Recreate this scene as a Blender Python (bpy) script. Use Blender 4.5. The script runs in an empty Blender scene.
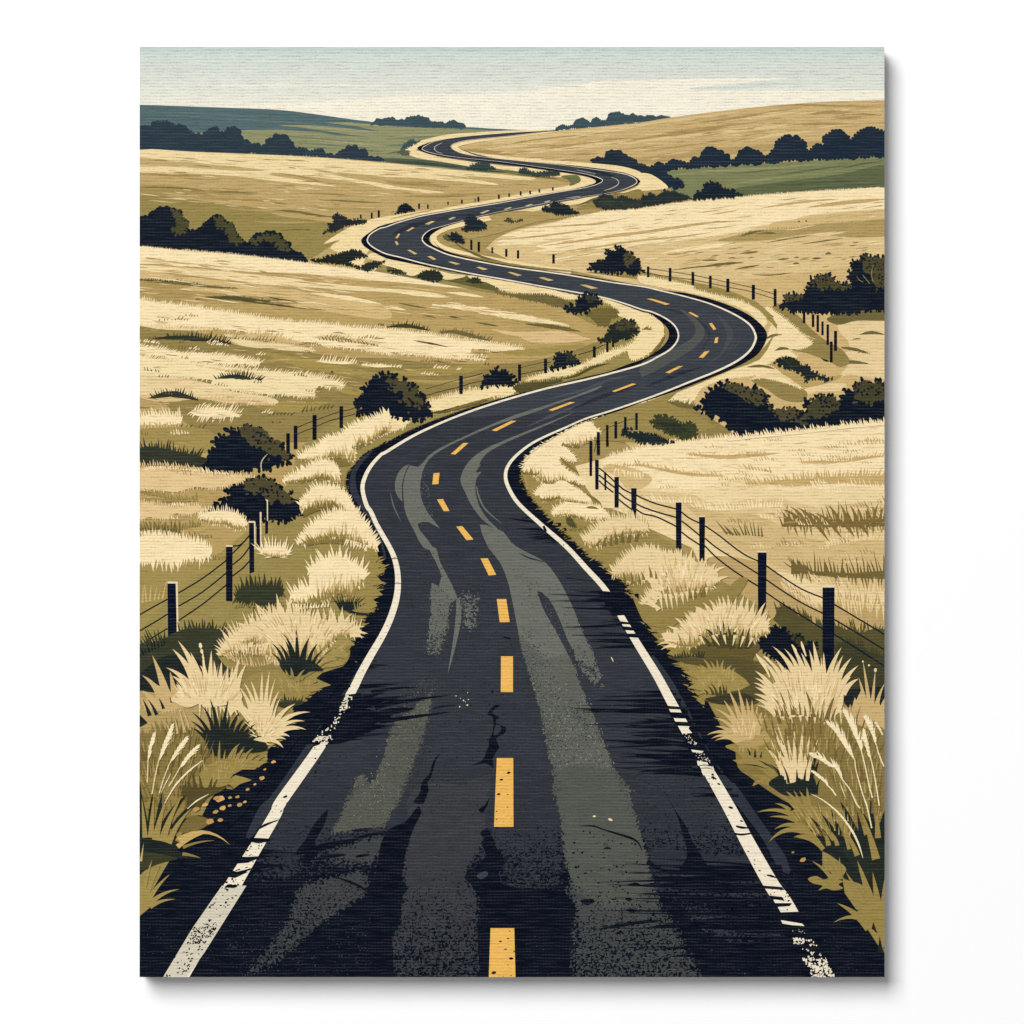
import bpy, math, random
from mathutils import Vector, geometry, noise
random.seed(11)
scene = bpy.context.scene
COL = scene.collection

# ------------------------------------------------------------------ sizes
MM = 0.001                     # one sheet unit = 1 mm on the print
DEPTH = 0.029                  # stretched canvas stands 29 mm off the wall
LEFT, RIGHT, TOP, BOTTOM = 139.6, 884.5, 47.0, 977.0      # edges of the print in sheet units
GAP = 2.0e-5                   # thickness of one pass of ink
LIGHT = 1.04                   # light that falls on the print (albedo 1 -> this radiance)

# ------------------------------------------------------------------ materials
def lin(c):
    c = c / 255.0
    return c / 12.92 if c <= 0.04045 else ((c + 0.055) / 1.055) ** 2.4

def weave_group():
    g = bpy.data.node_groups.new('canvas_weave', 'ShaderNodeTree')
    g.interface.new_socket('Ink', in_out='INPUT', socket_type='NodeSocketColor')
    g.interface.new_socket('Shader', in_out='OUTPUT', socket_type='NodeSocketShader')
    N, L = g.nodes, g.links
    gi, go = N.new('NodeGroupInput'), N.new('NodeGroupOutput')
    tc = N.new('ShaderNodeTexCoord')
    def noise_(scale, detail, rough):
        m = N.new('ShaderNodeMapping'); m.inputs['Scale'].default_value = scale
        L.new(tc.outputs['Object'], m.inputs['Vector'])
        n = N.new('ShaderNodeTexNoise'); n.inputs['Scale'].default_value = 1.0
        n.inputs['Detail'].default_value = detail; n.inputs['Roughness'].default_value = rough
        L.new(m.outputs['Vector'], n.inputs['Vector'])
        return n.outputs['Fac']
    def math_(op, a, b=None, c=None):
        n = N.new('ShaderNodeMath'); n.operation = op
        for i, v in enumerate((a, b, c)):
            if v is None: continue
            if isinstance(v, (int, float)): n.inputs[i].default_value = v
            else: L.new(v, n.inputs[i])
        return n.outputs[0]
    def clamp(v):
        n = N.new('ShaderNodeClamp'); L.new(v, n.inputs[0]); return n.outputs[0]
    # horizontal threads about 3 mm apart, wandering a little and broken into short runs
    sep = N.new('ShaderNodeSeparateXYZ'); L.new(tc.outputs['Object'], sep.inputs[0])
    wander = noise_((9, 1, 30), 2, .5)
    wander2 = noise_((120, 1, 110), 1, .5)
    ph = math_('ADD', math_('MULTIPLY', sep.outputs['Z'], 2 * math.pi / 0.00305), math_('ADD', math_('MULTIPLY', wander, 8.0), math_('MULTIPLY', wander2, 3.6)))
    wave = math_('SINE', ph)
    run = clamp(math_('MULTIPLY', math_('SUBTRACT', noise_((62, 1, 330), 3, .65), .43), 5.0))
    run2 = clamp(math_('MULTIPLY', math_('SUBTRACT', noise_((40, 7, 350), 2, .6), .38), 4.0))
    grit = math_('SUBTRACT', noise_((420, 1, 520), 1, .5), .5)
    dark = math_('MULTIPLY', clamp(math_('MULTIPLY', wave, 1.3)), run)
    light = math_('MULTIPLY', clamp(math_('MULTIPLY', wave, -1.3)), run2)
    # the crossing threads chop the lines up a little
    warp = math_('SINE', math_('ADD', math_('MULTIPLY', sep.outputs['X'], 2 * math.pi / 0.0033), math_('MULTIPLY', noise_((60, 1, 40), 1, .5), 9.0)))
    chop = math_('ADD', .74, math_('MULTIPLY', warp, .26))
    light = math_('MULTIPLY', light, chop); dark = math_('MULTIPLY', dark, chop)
    f = math_('SUBTRACT', light, dark)
    blotch = math_('MULTIPLY', math_('SUBTRACT', noise_((22, 1, 70), 3, .6), .5), .12)
    gain = math_('ADD', math_('ADD', math_('ADD', math_('MULTIPLY', dark, -.34), math_('MULTIPLY', light, .09)), 1.0), math_('ADD', blotch, math_('MULTIPLY', grit, .30)))
    lift = math_('ADD', math_('MULTIPLY', light, .026), math_('MULTIPLY', grit, .006))
    v1 = N.new('ShaderNodeVectorMath'); v1.operation = 'SCALE'
    L.new(gi.outputs['Ink'], v1.inputs[0]); L.new(gain, v1.inputs['Scale'])
    v2 = N.new('ShaderNodeVectorMath'); v2.operation = 'ADD'
    L.new(v1.outputs[0], v2.inputs[0]); cx = N.new('ShaderNodeCombineXYZ')
    for k in range(3): L.new(lift, cx.inputs[k])
    L.new(cx.outputs[0], v2.inputs[1])
    v3 = N.new('ShaderNodeVectorMath'); v3.operation = 'MAXIMUM'
    L.new(v2.outputs[0], v3.inputs[0]); v3.inputs[1].default_value = (.0015, .0015, .0015)
    bump = N.new('ShaderNodeBump'); bump.inputs['Strength'].default_value = .25; bump.inputs['Distance'].default_value = .0003
    L.new(f, bump.inputs['Height'])
    b = N.new('ShaderNodeBsdfPrincipled')
    b.inputs['Roughness'].default_value = .85; b.inputs['Specular IOR Level'].default_value = .05
    L.new(v3.outputs[0], b.inputs['Base Color']); L.new(bump.outputs[0], b.inputs['Normal'])
    L.new(b.outputs[0], go.inputs[0])
    return g
WEAVE = weave_group()
_mats = {}
def ink(c):
    """Canvas printed in one ink colour (sRGB 0-255)."""
    if c in _mats: return _mats[c]
    m = bpy.data.materials.new('ink_%d_%d_%d' % c); m.use_nodes = True
    nt = m.node_tree; nt.nodes.clear()
    o = nt.nodes.new('ShaderNodeOutputMaterial'); g = nt.nodes.new('ShaderNodeGroup'); g.node_tree = WEAVE
    g.inputs['Ink'].default_value = tuple(max(.0008, lin(v) - .0042) / LIGHT for v in c) + (1,)
    nt.links.new(g.outputs[0], o.inputs['Surface'])
    _mats[c] = m
    return m

def sky_ink():
    """The printed sky: one blended wash of ink, grey-blue at the top, cream at the horizon."""
    m = bpy.data.materials.new('ink_sky_wash'); m.use_nodes = True
    nt = m.node_tree; nt.nodes.clear()
    o = nt.nodes.new('ShaderNodeOutputMaterial'); g = nt.nodes.new('ShaderNodeGroup'); g.node_tree = WEAVE
    tc = nt.nodes.new('ShaderNodeTexCoord'); sep = nt.nodes.new('ShaderNodeSeparateXYZ')
    nt.links.new(tc.outputs['Object'], sep.inputs[0])
    mr = nt.nodes.new('ShaderNodeMapRange')
    mr.inputs['From Min'].default_value = (512 - TOP) * MM; mr.inputs['From Max'].default_value = (512 - 135) * MM
    nt.links.new(sep.outputs['Z'], mr.inputs['Value'])
    r = nt.nodes.new('ShaderNodeValToRGB'); nt.links.new(mr.outputs[0], r.inputs[0])
    stops = [(0, (184, 200, 195)), (.1, (203, 212, 204)), (.3, (210, 214, 204)), (.55, (224, 223, 208)), (.75, (234, 229, 211)), (1, (240, 233, 213))]
    el = r.color_ramp.elements
    while len(el) < len(stops): el.new(.5)
    for e, (p, c) in zip(el, stops):
        e.position = p; e.color = tuple(lin(v) / LIGHT for v in c) + (1,)
    nt.links.new(r.outputs[0], g.inputs['Ink']); nt.links.new(g.outputs[0], o.inputs['Surface'])
    return m

# ------------------------------------------------------------------ drawing on the sheet
SECTION = {'A': (130, 36, 4), 'B': (386, 36, 4), 'C': (642, 36, 4), 'D': (130, 292, 4), 'E': (386, 292, 4), 'F': (642, 292, 4),
           'G': (130, 548, 4), 'H': (386, 548, 4), 'I': (642, 548, 4), 'J': (130, 768, 4), 'K': (386, 768, 4), 'L': (642, 768, 4),
           'M': (390, 115, 8), 'N': (518, 115, 8), 'O': (140, 580, 8), 'P': (260, 400, 8), 'Q': (260, 528, 8), 'R': (516, 420, 8),
           'S': (756, 640, 8), 'T': (756, 768, 8), 'V': (140, 700, 8), 'W': (230, 640, 8), 'X': (640, 540, 8), 'Y': (670, 660, 8), 'Z': (180, 410, 8),
           'DA': (690, 370, 8), 'DB': (140, 800, 8), 'U': (0, 0, 1)}
def at(text):
    """'A 38,842 200,855 B 0,12' -> sheet points; a letter picks the section of the sheet."""
    sec, out = SECTION['U'], []
    for w in text.split():
        if w in SECTION: sec = SECTION[w]
        else:
            a, b = w.split(','); out.append((sec[0] + float(a) / sec[2], sec[1] + float(b) / sec[2]))
    return out
def pts(p): return at(p) if isinstance(p, str) else list(p)

def smooth(p, closed=False, n=4):
    p = pts(p); m = len(p); out = []
    if m < 3: return p
    for i in range(m if closed else m - 1):
        if closed: a, b, c, d = p[i - 1], p[i], p[(i + 1) % m], p[(i + 2) % m]
        else: a, b, c, d = p[max(i - 1, 0)], p[i], p[i + 1], p[min(i + 2, m - 1)]
        for k in range(n):
            t = k / n
            out.append(tuple(.5 * (2 * b[j] + (c[j] - a[j]) * t + (2 * a[j] - 5 * b[j] + 4 * c[j] - d[j]) * t * t + (3 * b[j] - a[j] - 3 * c[j] + d[j]) * t ** 3) for j in (0, 1)))
    if not closed: out.append(p[-1])
    return out
def resample(p, step):
    out = [p[0]]; need = step
    for (x0, y0), (x1, y1) in zip(p, p[1:]):
        L = math.hypot(x1 - x0, y1 - y0); d = need
        while d <= L and L > 0:
            out.append((x0 + (x1 - x0) * d / L, y0 + (y1 - y0) * d / L)); d += step
        need = d - L
    return out
def area(p): return .5 * sum(a[0] * b[1] - b[0] * a[1] for a, b in zip(p, p[1:] + p[:1]))
def inside(q, p):
    x, y = q; r = False
    for (x0, y0), (x1, y1) in zip(p, p[1:] + p[:1]):
        if (y0 > y) != (y1 > y) and x < (x1 - x0) * (y - y0) / (y1 - y0) + x0: r = not r
    return r
def band(p, w, w1=None, n=4):
    """A line of width w along p (w may be a list of widths per point)."""
    q = smooth(p, n=n) if n > 1 else pts(p)
    m = len(q); Lf, Rt = [], []
    for i, (x, y) in enumerate(q):
        a, b = q[max(i - 1, 0)], q[min(i + 1, m - 1)]
        dx, dy = b[0] - a[0], b[1] - a[1]; L = math.hypot(dx, dy) or 1
        t = i / (m - 1)
        if isinstance(w, (list, tuple)):
            s = t * (len(w) - 1); k = min(int(s), len(w) - 2); h = (w[k] + (w[k + 1] - w[k]) * (s - k)) / 2
        else: h = (w if w1 is None else w + (w1 - w) * t) / 2
        Lf.append((x - dy / L * h, y + dx / L * h)); Rt.append((x + dy / L * h, y - dx / L * h))
    return [[Lf[i], Lf[i + 1], Rt[i + 1], Rt[i]] for i in range(m - 1)]
def blade(x, y, ang, L, w, bend=0.0, n=4):
    """A grass blade: root at x,y; ang in degrees, 90 points up the sheet; bend turns it to its tip."""
    px, py, l, r = x, y, [], []
    for i in range(n + 1):
        t = i / n; a = math.radians(ang + bend * t)
        h = w / 2 * (1 - t) ** .75
        nx, ny = math.sin(a), math.cos(a)
        if i < n: l.append((px + nx * h, py + ny * h)); r.append((px - nx * h, py - ny * h))
        else: l.append((px, py))
        px += math.cos(a) * L / n; py -= math.sin(a) * L / n
    return l + r[::-1]
def disc(x, y, r, ry=None, a=0.0, n=9, rough=0.0):
    ry = ry or r; ca, sa = math.cos(a), math.sin(a); out = []
    for k in range(n):
        t = 2 * math.pi * k / n; q = 1 + random.uniform(-rough, rough)
        u, v = r * q * math.cos(t), ry * q * math.sin(t)
        out.append((x + u * ca - v * sa, y + u * sa + v * ca))
    return out
def feather(p, L, ang, w=1.6, step=2.2, bend=0.0, jit=14, lj=.45, sm=True):
    """Blades standing along an open path; ang may be a pair (start, end)."""
    q = resample(smooth(p) if sm else pts(p), step); out = []
    for i, (x, y) in enumerate(q):
        t = i / max(1, len(q) - 1)
        a = ang[0] + (ang[1] - ang[0]) * t if isinstance(ang, tuple) else ang
        l = L[0] + (L[1] - L[0]) * t if isinstance(L, tuple) else L
        a += random.uniform(-jit, jit); l *= random.uniform(1 - lj, 1 + lj)
        ra = math.radians(a)
        x0, y0 = x - math.cos(ra) * w * .8 + random.uniform(-.6, .6), y + math.sin(ra) * w * .8
        out.append(blade(x0, y0, a, l, w * random.uniform(.95, 1.5), bend * random.uniform(.4, 1.4)))
    return out
def mass(p, L=6, ang=70, w=1.7, step=2.0, out=.6, bend=0.0, sm=True, jit=14, all_round=False, low=.6):
    """A patch of grass: filled outline, blades round its rim leaning towards ang and outwards, shorter ones below."""
    q = smooth(p, True) if sm else pts(p)
    if area(q) < 0: q = q[::-1]
    res = [q]; r = resample(q + [q[0]], step); m = len(r)
    d = (math.cos(math.radians(ang)), -math.sin(math.radians(ang)))
    for i, (x, y) in enumerate(r):
        a, b = r[i - 1], r[(i + 1) % m]
        tx, ty = b[0] - a[0], b[1] - a[1]; l = math.hypot(tx, ty) or 1
        nx, ny = ty / l, -tx / l
        dot = nx * d[0] + ny * d[1]
        o, k = out, .4 + .6 * max(0, dot)
        if dot < -.1 and not all_round:
            if random.random() < .25: continue
            o, k = .45, low
            vx, vy = nx * o - d[0] * (1 - o), ny * o - d[1] * (1 - o)
        else: vx, vy = d[0] * (1 - o) + nx * o, d[1] * (1 - o) + ny * o
        if all_round: k = 1
        aa = math.degrees(math.atan2(-vy, vx)) + random.uniform(-jit, jit)
        ll = L * random.uniform(.55, 1.5) * k
        ww = w * random.uniform(.9, 1.5)
        ra = math.radians(aa); ins = min(ll * .35, 3.2)
        res.append(blade(x - math.cos(ra) * ins, y + math.sin(ra) * ins, aa, ll + ins, ww, bend * random.uniform(.3, 1.3)))
    return res
def arcs(sec, text, w=32, bow=.1):
    """Curved blades 'x0,y0>x1,y1[,width[,bow]]' from root to tip, bulging upwards."""
    ox, oy, k = SECTION[sec]; out = []
    for item in text.split():
        r, t = item.split('>'); x0, y0 = map(float, r.split(',')); t = [float(v) for v in t.split(',')]
        x1, y1 = t[0], t[1]; ww = t[2] if len(t) > 2 else w; b = t[3] if len(t) > 3 else bow
        dx, dy = x1 - x0, y1 - y0; L = math.hypot(dx, dy); nx, ny = -dy / L, dx / L
        if ny > 0: nx, ny = -nx, -ny
        mx, my = (x0 + x1) / 2 + nx * L * b * 2 * min(1, abs(dx) / (L * .5)), (y0 + y1) / 2 + ny * L * b * 2 * min(1, abs(dx) / (L * .5))
        l, rr = [], []
        for i in range(8):
            u = i / 7
            px = (1 - u) ** 2 * x0 + 2 * u * (1 - u) * mx + u * u * x1; py = (1 - u) ** 2 * y0 + 2 * u * (1 - u) * my + u * u * y1
            tx = 2 * (1 - u) * (mx - x0) + 2 * u * (x1 - mx); ty = 2 * (1 - u) * (my - y0) + 2 * u * (y1 - my)
            tl = math.hypot(tx, ty) or 1; h = ww / 2 * (1 - u) ** .8
            l.append((ox + (px - ty / tl * h) / k, oy + (py + tx / tl * h) / k)); rr.append((ox + (px + ty / tl * h) / k, oy + (py - tx / tl * h) / k))
        out.append(l + rr[-2::-1])
    return out
def fan(cx, cy, rw, h, a0, a1, n, w=2.0, body=.5, bend=18, sq=.55):
    """A tuft: blades fanning from a root line; angles run a0 (left) to a1 (right)."""
    out = []
    for k in range(n):
        t = (k + random.uniform(.2, .8)) / n
        a = a0 + (a1 - a0) * t + random.uniform(-5, 5)
        x = cx + (t - .5) * 2 * rw * .5
        l = h * random.uniform(.72, 1.08)
        b = (90 - a) / 90.0
        out.append(blade(x, cy + random.uniform(-1, 1), a, l, w * random.uniform(.8, 1.25), -b * bend * random.uniform(.6, 1.3), 5))
    if body:
        q = []
        for k in range(13):
            t = k / 12; a = math.radians(a0 + (a1 - a0) * t)
            q.append((cx + (t - .5) * rw + math.cos(a) * h * body, cy - math.sin(a) * h * body))
        out.append(q + [(cx + rw * .5, cy), (cx + rw * .25, cy + h * .06), (cx - rw * .25, cy + h * .06), (cx - rw * .5, cy)])
    return out
def under(p, passes=(((208, 178, 124), .62), ((152, 132, 76), .36)), ang=90, step=1.9, w=2.0, spread=22, sm=True):
    """Shaded blades that stand at the foot of a clump and reach part of the way up it: [(colour, shapes), ...]."""
    q = smooth(p, True) if sm else pts(p); xs = [a for a, _ in q]; res = []
    for col, k in passes:
        out = []; x = min(xs) + 1
        while x < max(xs) - 1:
            ys = sorted(y0 + (y1 - y0) * (x - x0) / (x1 - x0) for (x0, y0), (x1, y1) in zip(q, q[1:] + q[:1]) if (x0 > x) != (x1 > x))
            if len(ys) >= 2:
                top, bot = ys[-2], ys[-1]; h = bot - top
                if h > 3: out.append(blade(x, bot + 1.2, ang + random.uniform(-spread, spread), min(h * k, 26) * random.uniform(.55, 1.2), w * random.uniform(.8, 1.4), random.uniform(-14, 14)))
            x += step * random.uniform(.6, 1.4)
        if out: res.append((col, out))
    return res
def streak(p, th, feath=0.0, ang=60, step=2.2):
    """A tapered brush stroke along p, thickest in the middle; feathered ones are thin and bristle with blades."""
    k = .62 if feath > 2 or th > 4.5 else 1
    q = resample(smooth(p), 3.2)
    if len(q) < 4: q = smooth(p)
    m = len(q); w = []
    for i in range(m):
        t = i / (m - 1)
        w.append(max(.2, th * k * math.sin(math.pi * min(1, max(0, t))) ** .7 * random.uniform(.78, 1.15)))
    res = band(q, w, n=1)
    if feath:
        r = resample(smooth(p), step * .8)
        for i, (x, y) in enumerate(r):
            t = i / max(1, len(r) - 1); e = math.sin(math.pi * t) ** .5
            a = ang + random.uniform(-16, 16)
            res.append(blade(x, y + th * .12, a, feath * (.5 + e) * random.uniform(.6, 1.3), 1.9))
            if i % 2 == 0: res.append(blade(x, y, a + 180 + random.uniform(-14, 14), feath * .6 * e * random.uniform(.5, 1.4), 1.8))
    return res
def leafy(p, r, lobes=True, sm=False, jr=.35):
    """A bush or tree shape: a core drawn in a little, oval leaf clumps of uneven size standing out all round it."""
    q = smooth(p, True, 3) if sm else pts(p)
    if area(q) < 0: q = q[::-1]
    rs = resample(q + [q[0]], r * (.8 if lobes else 1.8)); m = len(rs); res, core = [], []
    nxt = 0; deep = .6
    for i, (x, y) in enumerate(rs):
        a, b = rs[i - 1], rs[(i + 1) % m]
        an = math.atan2(-(b[0] - a[0]), b[1] - a[1])
        if lobes:
            if i < nxt:
                if i % 2: core.append((x - math.cos(an) * r * deep, y - math.sin(an) * r * deep))
                continue
            k = random.choice((.6, .8, 1, 1, 1.3, 1.6)) * random.uniform(.85, 1.15)
            nxt = i + random.choice((1, 2, 2, 3, 4)); deep = random.uniform(.7, 1.5)
            core.append((x - math.cos(an) * r * .7, y - math.sin(an) * r * .7))
            t = an + random.uniform(-.6, .6); o = r * random.uniform(-.7, .15)
            res.append(disc(x + math.cos(an) * o, y + math.sin(an) * o, r * k * 1.15, r * min(k, 1.2) * random.uniform(.55, .8), t, 10))
            if random.random() < .5: res.append(disc(x + math.cos(an) * (o - r * .6) + math.cos(t + 1.3) * r * .8, y + math.sin(an) * (o - r * .6) + math.sin(t + 1.3) * r * .8, r * .9, r * .55, t + .8))
        else:
            k = random.choice((.7, 1, 1, 1.5)) * random.uniform(.85, 1.15)
            core.append((x - math.cos(an) * r * .45, y - math.sin(an) * r * .45))
            o = r * random.uniform(-.6, -.1)
            res.append(disc(x + math.cos(an) * o, y + math.sin(an) * o, r * k * 1.05, n=11))
    return [core] + res
def clumps(p, r, n):
    q = pts(p); xs, ys = [a for a, _ in q], [b for _, b in q]; out = []
    t = 0
    while len(out) < n and t < n * 30:
        t += 1; c = (random.uniform(min(xs), max(xs)), random.uniform(min(ys), max(ys)))
        if inside(c, q): out.append(disc(c[0], c[1], r * random.uniform(.7, 1.3), r * random.uniform(.5, .9), random.uniform(0, 3.1), rough=.1))
    return out
def erode(p, n, s0=.5, s1=1.2, y0=None, y1=None, **k):
    return specks(p, n, s0, s1, (lambda x, y: max(0, min(1, (y - y0) / (y1 - y0)))) if y0 is not None else None, **k)
def specks(p, n, s0, s1, dens=None, flat=.7):
    """Small flecks of ink scattered over a shape; dens(x, y) thins them out."""
    q = pts(p); xs, ys = [a for a, _ in q], [b for _, b in q]; out = []
    for _ in range(n):
        x, y = random.uniform(min(xs), max(xs)), random.uniform(min(ys), max(ys))
        if dens and random.random() > dens(x, y): continue
        if not inside((x, y), q): continue
        r = random.uniform(s0, s1); a = random.uniform(0, 3.14)
        out.append(disc(x, y, r, r * random.uniform(flat * .7, 1), a, 5, .25))
    return out

def edge_dist(x, y, p):
    best = 1e9
    for (x0, y0), (x1, y1) in zip(p, p[1:] + p[:1]):
        dx, dy = x1 - x0, y1 - y0; L = dx * dx + dy * dy or 1
        t = max(0, min(1, ((x - x0) * dx + (y - y0) * dy) / L))
        best = min(best, (x - x0 - t * dx) ** 2 + (y - y0 - t * dy) ** 2)
    return best ** .5
def grain(p, soft=5, k=1.0, y0=None, y1=None, k1=.3, cell=1.15, clot=.5):
    """Dry-brush grain: little worm-like flecks, dense inside the shape, thinning over `soft` at its rim and from y0 to y1."""
    q = smooth(p, True, 2); xs, ys = [a for a, _ in q], [b for _, b in q]; out = []
    y = max(min(ys), TOP)
    while y < min(max(ys), BOTTOM + 1):
        x = min(xs)
        while x < max(xs):
            if inside((x, y), q):
                d = min(1, edge_dist(x, y, q) / soft) ** .7
                f = k if y0 is None else k + (k1 - k) * max(0, min(1, (y - y0) / (y1 - y0)))
                n = noise.noise(Vector((x * .42, y * .62, 3.7))) + .5 * noise.noise(Vector((x * .95, y * 1.1, 9.1)))
                v = d * f
                if v + n * clot * (1.25 - abs(2 * v - 1)) > random.uniform(.38, .62):
                    h = cell * .5; j = lambda: random.uniform(-.12, .12)
                    out.append([(x - h + j(), y - h + j()), (x + h + j(), y - h + j()), (x + h + j(), y + h + j()), (x - h + j(), y + h + j())])
            x += cell
        y += cell
    return out
def wisps(p, n, L, th, slope, jit=.05):
    """Thin tapered brush strokes scattered over a field, following its slope (rise per run, y down)."""
    q = pts(p); xs, ys = [a for a, _ in q], [b for _, b in q]; out = []; t = 0
    while n > 0 and t < 4000:
        t += 1; x, y = random.uniform(min(xs), max(xs)), random.uniform(min(ys), max(ys))
        if not inside((x, y), q): continue
        n -= 1; l = L * random.uniform(.4, 1.4); s = slope + random.uniform(-jit, jit); h = th * random.uniform(.5, 1.3); c = random.uniform(-.6, .6)
        out.append([(x - l / 2, y - s * l / 2), (x - l * .15, y - s * l * .15 - h / 2 + c), (x + l * .2, y + s * l * .2 - h / 2 + c), (x + l / 2, y + s * l / 2), (x + l * .15, y + s * l * .15 + h / 2 + c), (x - l * .2, y - s * l * .2 + h / 2 + c)])
    return out
def rows(p, n, m, L, ang, w, gap=2.6, slope=0.0):
    """Short rows of grass blades scattered over a field."""
    q = pts(p); xs, ys = [a for a, _ in q], [b for _, b in q]; out = []; t = 0
    while n > 0 and t < 4000:
        t += 1; x, y = random.uniform(min(xs), max(xs)), random.uniform(min(ys), max(ys))
        if not inside((x, y), q): continue
        n -= 1; c = random.randint(m[0], m[1])
        for k in range(c):
            e = math.sin(math.pi * (k + .7) / (c + .4)) ** .6
            out.append(blade(x + k * gap + random.uniform(-.6, .6), y + slope * k * gap + random.uniform(-.6, .6), ang + random.uniform(-10, 10), L * e * random.uniform(.6, 1.3), w * random.uniform(.8, 1.3), random.uniform(-6, 10)))
    return out
def hair(sec, root_at, p, n, L, w=9):
    """Fine blades inside a tuft, all pointing away from its root."""
    ox, oy, k = SECTION[sec]; q = [((a - ox) * k, (b - oy) * k) for a, b in at(sec + ' ' + p)]
    xs, ys = [a for a, _ in q], [b for _, b in q]; out = []; t = 0
    while n > 0 and t < 4000:
        t += 1; x, y = random.uniform(min(xs), max(xs)), random.uniform(min(ys), max(ys))
        if not inside((x, y), q): continue
        n -= 1; dx, dy = x - root_at[0], y - root_at[1]; d = math.hypot(dx, dy) or 1; l = L * random.uniform(.5, 1.3)
        a = math.degrees(math.atan2(-dy, dx)) + random.uniform(-7, 7)
        out.append(blade(ox + x / k, oy + y / k, a, l / k, w / k * random.uniform(.7, 1.4), (a - 90) * .12))
    return out

# ------------------------------------------------------------------ layers of ink
def clip(tri):
    for ax, lim, sg in ((0, LEFT, 1), (0, RIGHT, -1), (1, TOP, 1), (1, BOTTOM, -1)):
        res = []
        for a, b in zip(tri, tri[1:] + tri[:1]):
            da, db = sg * (a[ax] - lim), sg * (b[ax] - lim)
            if da >= 0: res.append(a)
            if (da >= 0) != (db >= 0):
                t = da / (da - db); res.append((a[0] + (b[0] - a[0]) * t, a[1] + (b[1] - a[1]) * t))
        tri = res
        if len(tri) < 3: return None
    return tri
LEVEL = {}
CELL = 5.0
class Part:
    """One printed motif: several passes of ink, linked as ONE mesh object under its parent."""
    def __init__(self): self.v, self.f, self.m, self.mats = [], [], [], []
    def add(self, colour, shapes, raw=False):
        polys, run = [], []
        for s in list(shapes) + [[]]:
            if len(s) == 2 and not isinstance(s[0], (tuple, list)): run.append(s); continue
            if len(run) > 2: polys.append(run)
            run = []
            if len(s) > 2: polys.append(s)
        vs, fs = [], []
        for s in polys:
            s = list(s)
            if area(s) < 0: s = s[::-1]
            fs.append(list(range(len(vs), len(vs) + len(s)))); vs += [Vector(q) for q in s]
        if raw: V, F = vs, fs      # shapes that do not overlap need no union
        else: V, _, F, _, _, _ = geometry.delaunay_2d_cdt(vs, [], fs, 1, 1e-4)
        cells, tris = set(), []
        for t in F:
            c = clip([(V[i].x, V[i].y) for i in t])
            if not c: continue
            tris.append(c)
            xs, ys = [a for a, _ in c], [b for _, b in c]
            for i in range(int(min(xs) // CELL), int(max(xs) // CELL) + 1):
                for j in range(int(min(ys) // CELL), int(max(ys) // CELL) + 1): cells.add((i, j))
        if not tris: return self
        lev = 1 + max(LEVEL.get(c, 0) for c in cells)
        for c in cells: LEVEL[c] = lev
        y = -DEPTH - lev * GAP
        mat = ink(colour) if isinstance(colour, tuple) else colour
        if mat not in self.mats: self.mats.append(mat)
        k = self.mats.index(mat); idx = {}
        for t in tris:
            face = []
            for a, b in t:
                key = (round(a, 3), round(b, 3))
                if key not in idx:
                    idx[key] = len(self.v); self.v.append(((a - 512) * MM, y, (512 - b) * MM))
                if idx[key] not in face: face.append(idx[key])
            if len(face) > 2: self.f.append(face); self.m.append(k)
        return self
    def link(self, name, parent, label=None, kind=None):
        me = bpy.data.meshes.new(name)
        me.from_pydata(self.v, [], self.f)
        for m in self.mats: me.materials.append(m)
        me.polygons.foreach_set('material_index', self.m)
        me.validate(); me.update()
        # faces look out of the wall, towards -Y
        if len(me.polygons):
            flip = [p for p in me.polygons if p.normal.y > 0]
            if flip:
                import bmesh
                bm = bmesh.new(); bm.from_mesh(me)
                bmesh.ops.reverse_faces(bm, faces=[f for f in bm.faces if f.normal.y > 0]); bm.to_mesh(me); bm.free()
        o = bpy.data.objects.new(name, me); COL.objects.link(o)
        if parent: o.parent = parent
        if label: o['label'] = label
        if kind: o['kind'] = kind
        return o
# ------------------------------------------------------------------ inks
CREAM, WHEAT, SAND, TAN = (241, 219, 173), (230, 203, 153), (213, 182, 130), (193, 162, 110)
OCHRE, OLIVE, MOSS, BARK = (170, 146, 92), (143, 125, 74), (108, 98, 58), (82, 77, 46)
PINE, NAVY, INKY, ROAD = (50, 54, 42), (29, 35, 44), (18, 23, 34), (52, 55, 61)
WORN, WORN2, PAINT, YELLOW = (106, 108, 100), (80, 83, 79), (236, 225, 200), (232, 180, 92)
SLATE, SLATE2, HEDGE, HEDGE2 = (84, 104, 106), (62, 80, 86), (37, 47, 56), (52, 62, 52)

root = bpy.data.objects.new('canvas_print', None); COL.objects.link(root)
root.empty_display_size = .1
root['label'] = 'large stretched canvas print of a winding country road through golden fields, on the white wall'
root['category'] = 'canvas print'

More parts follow.
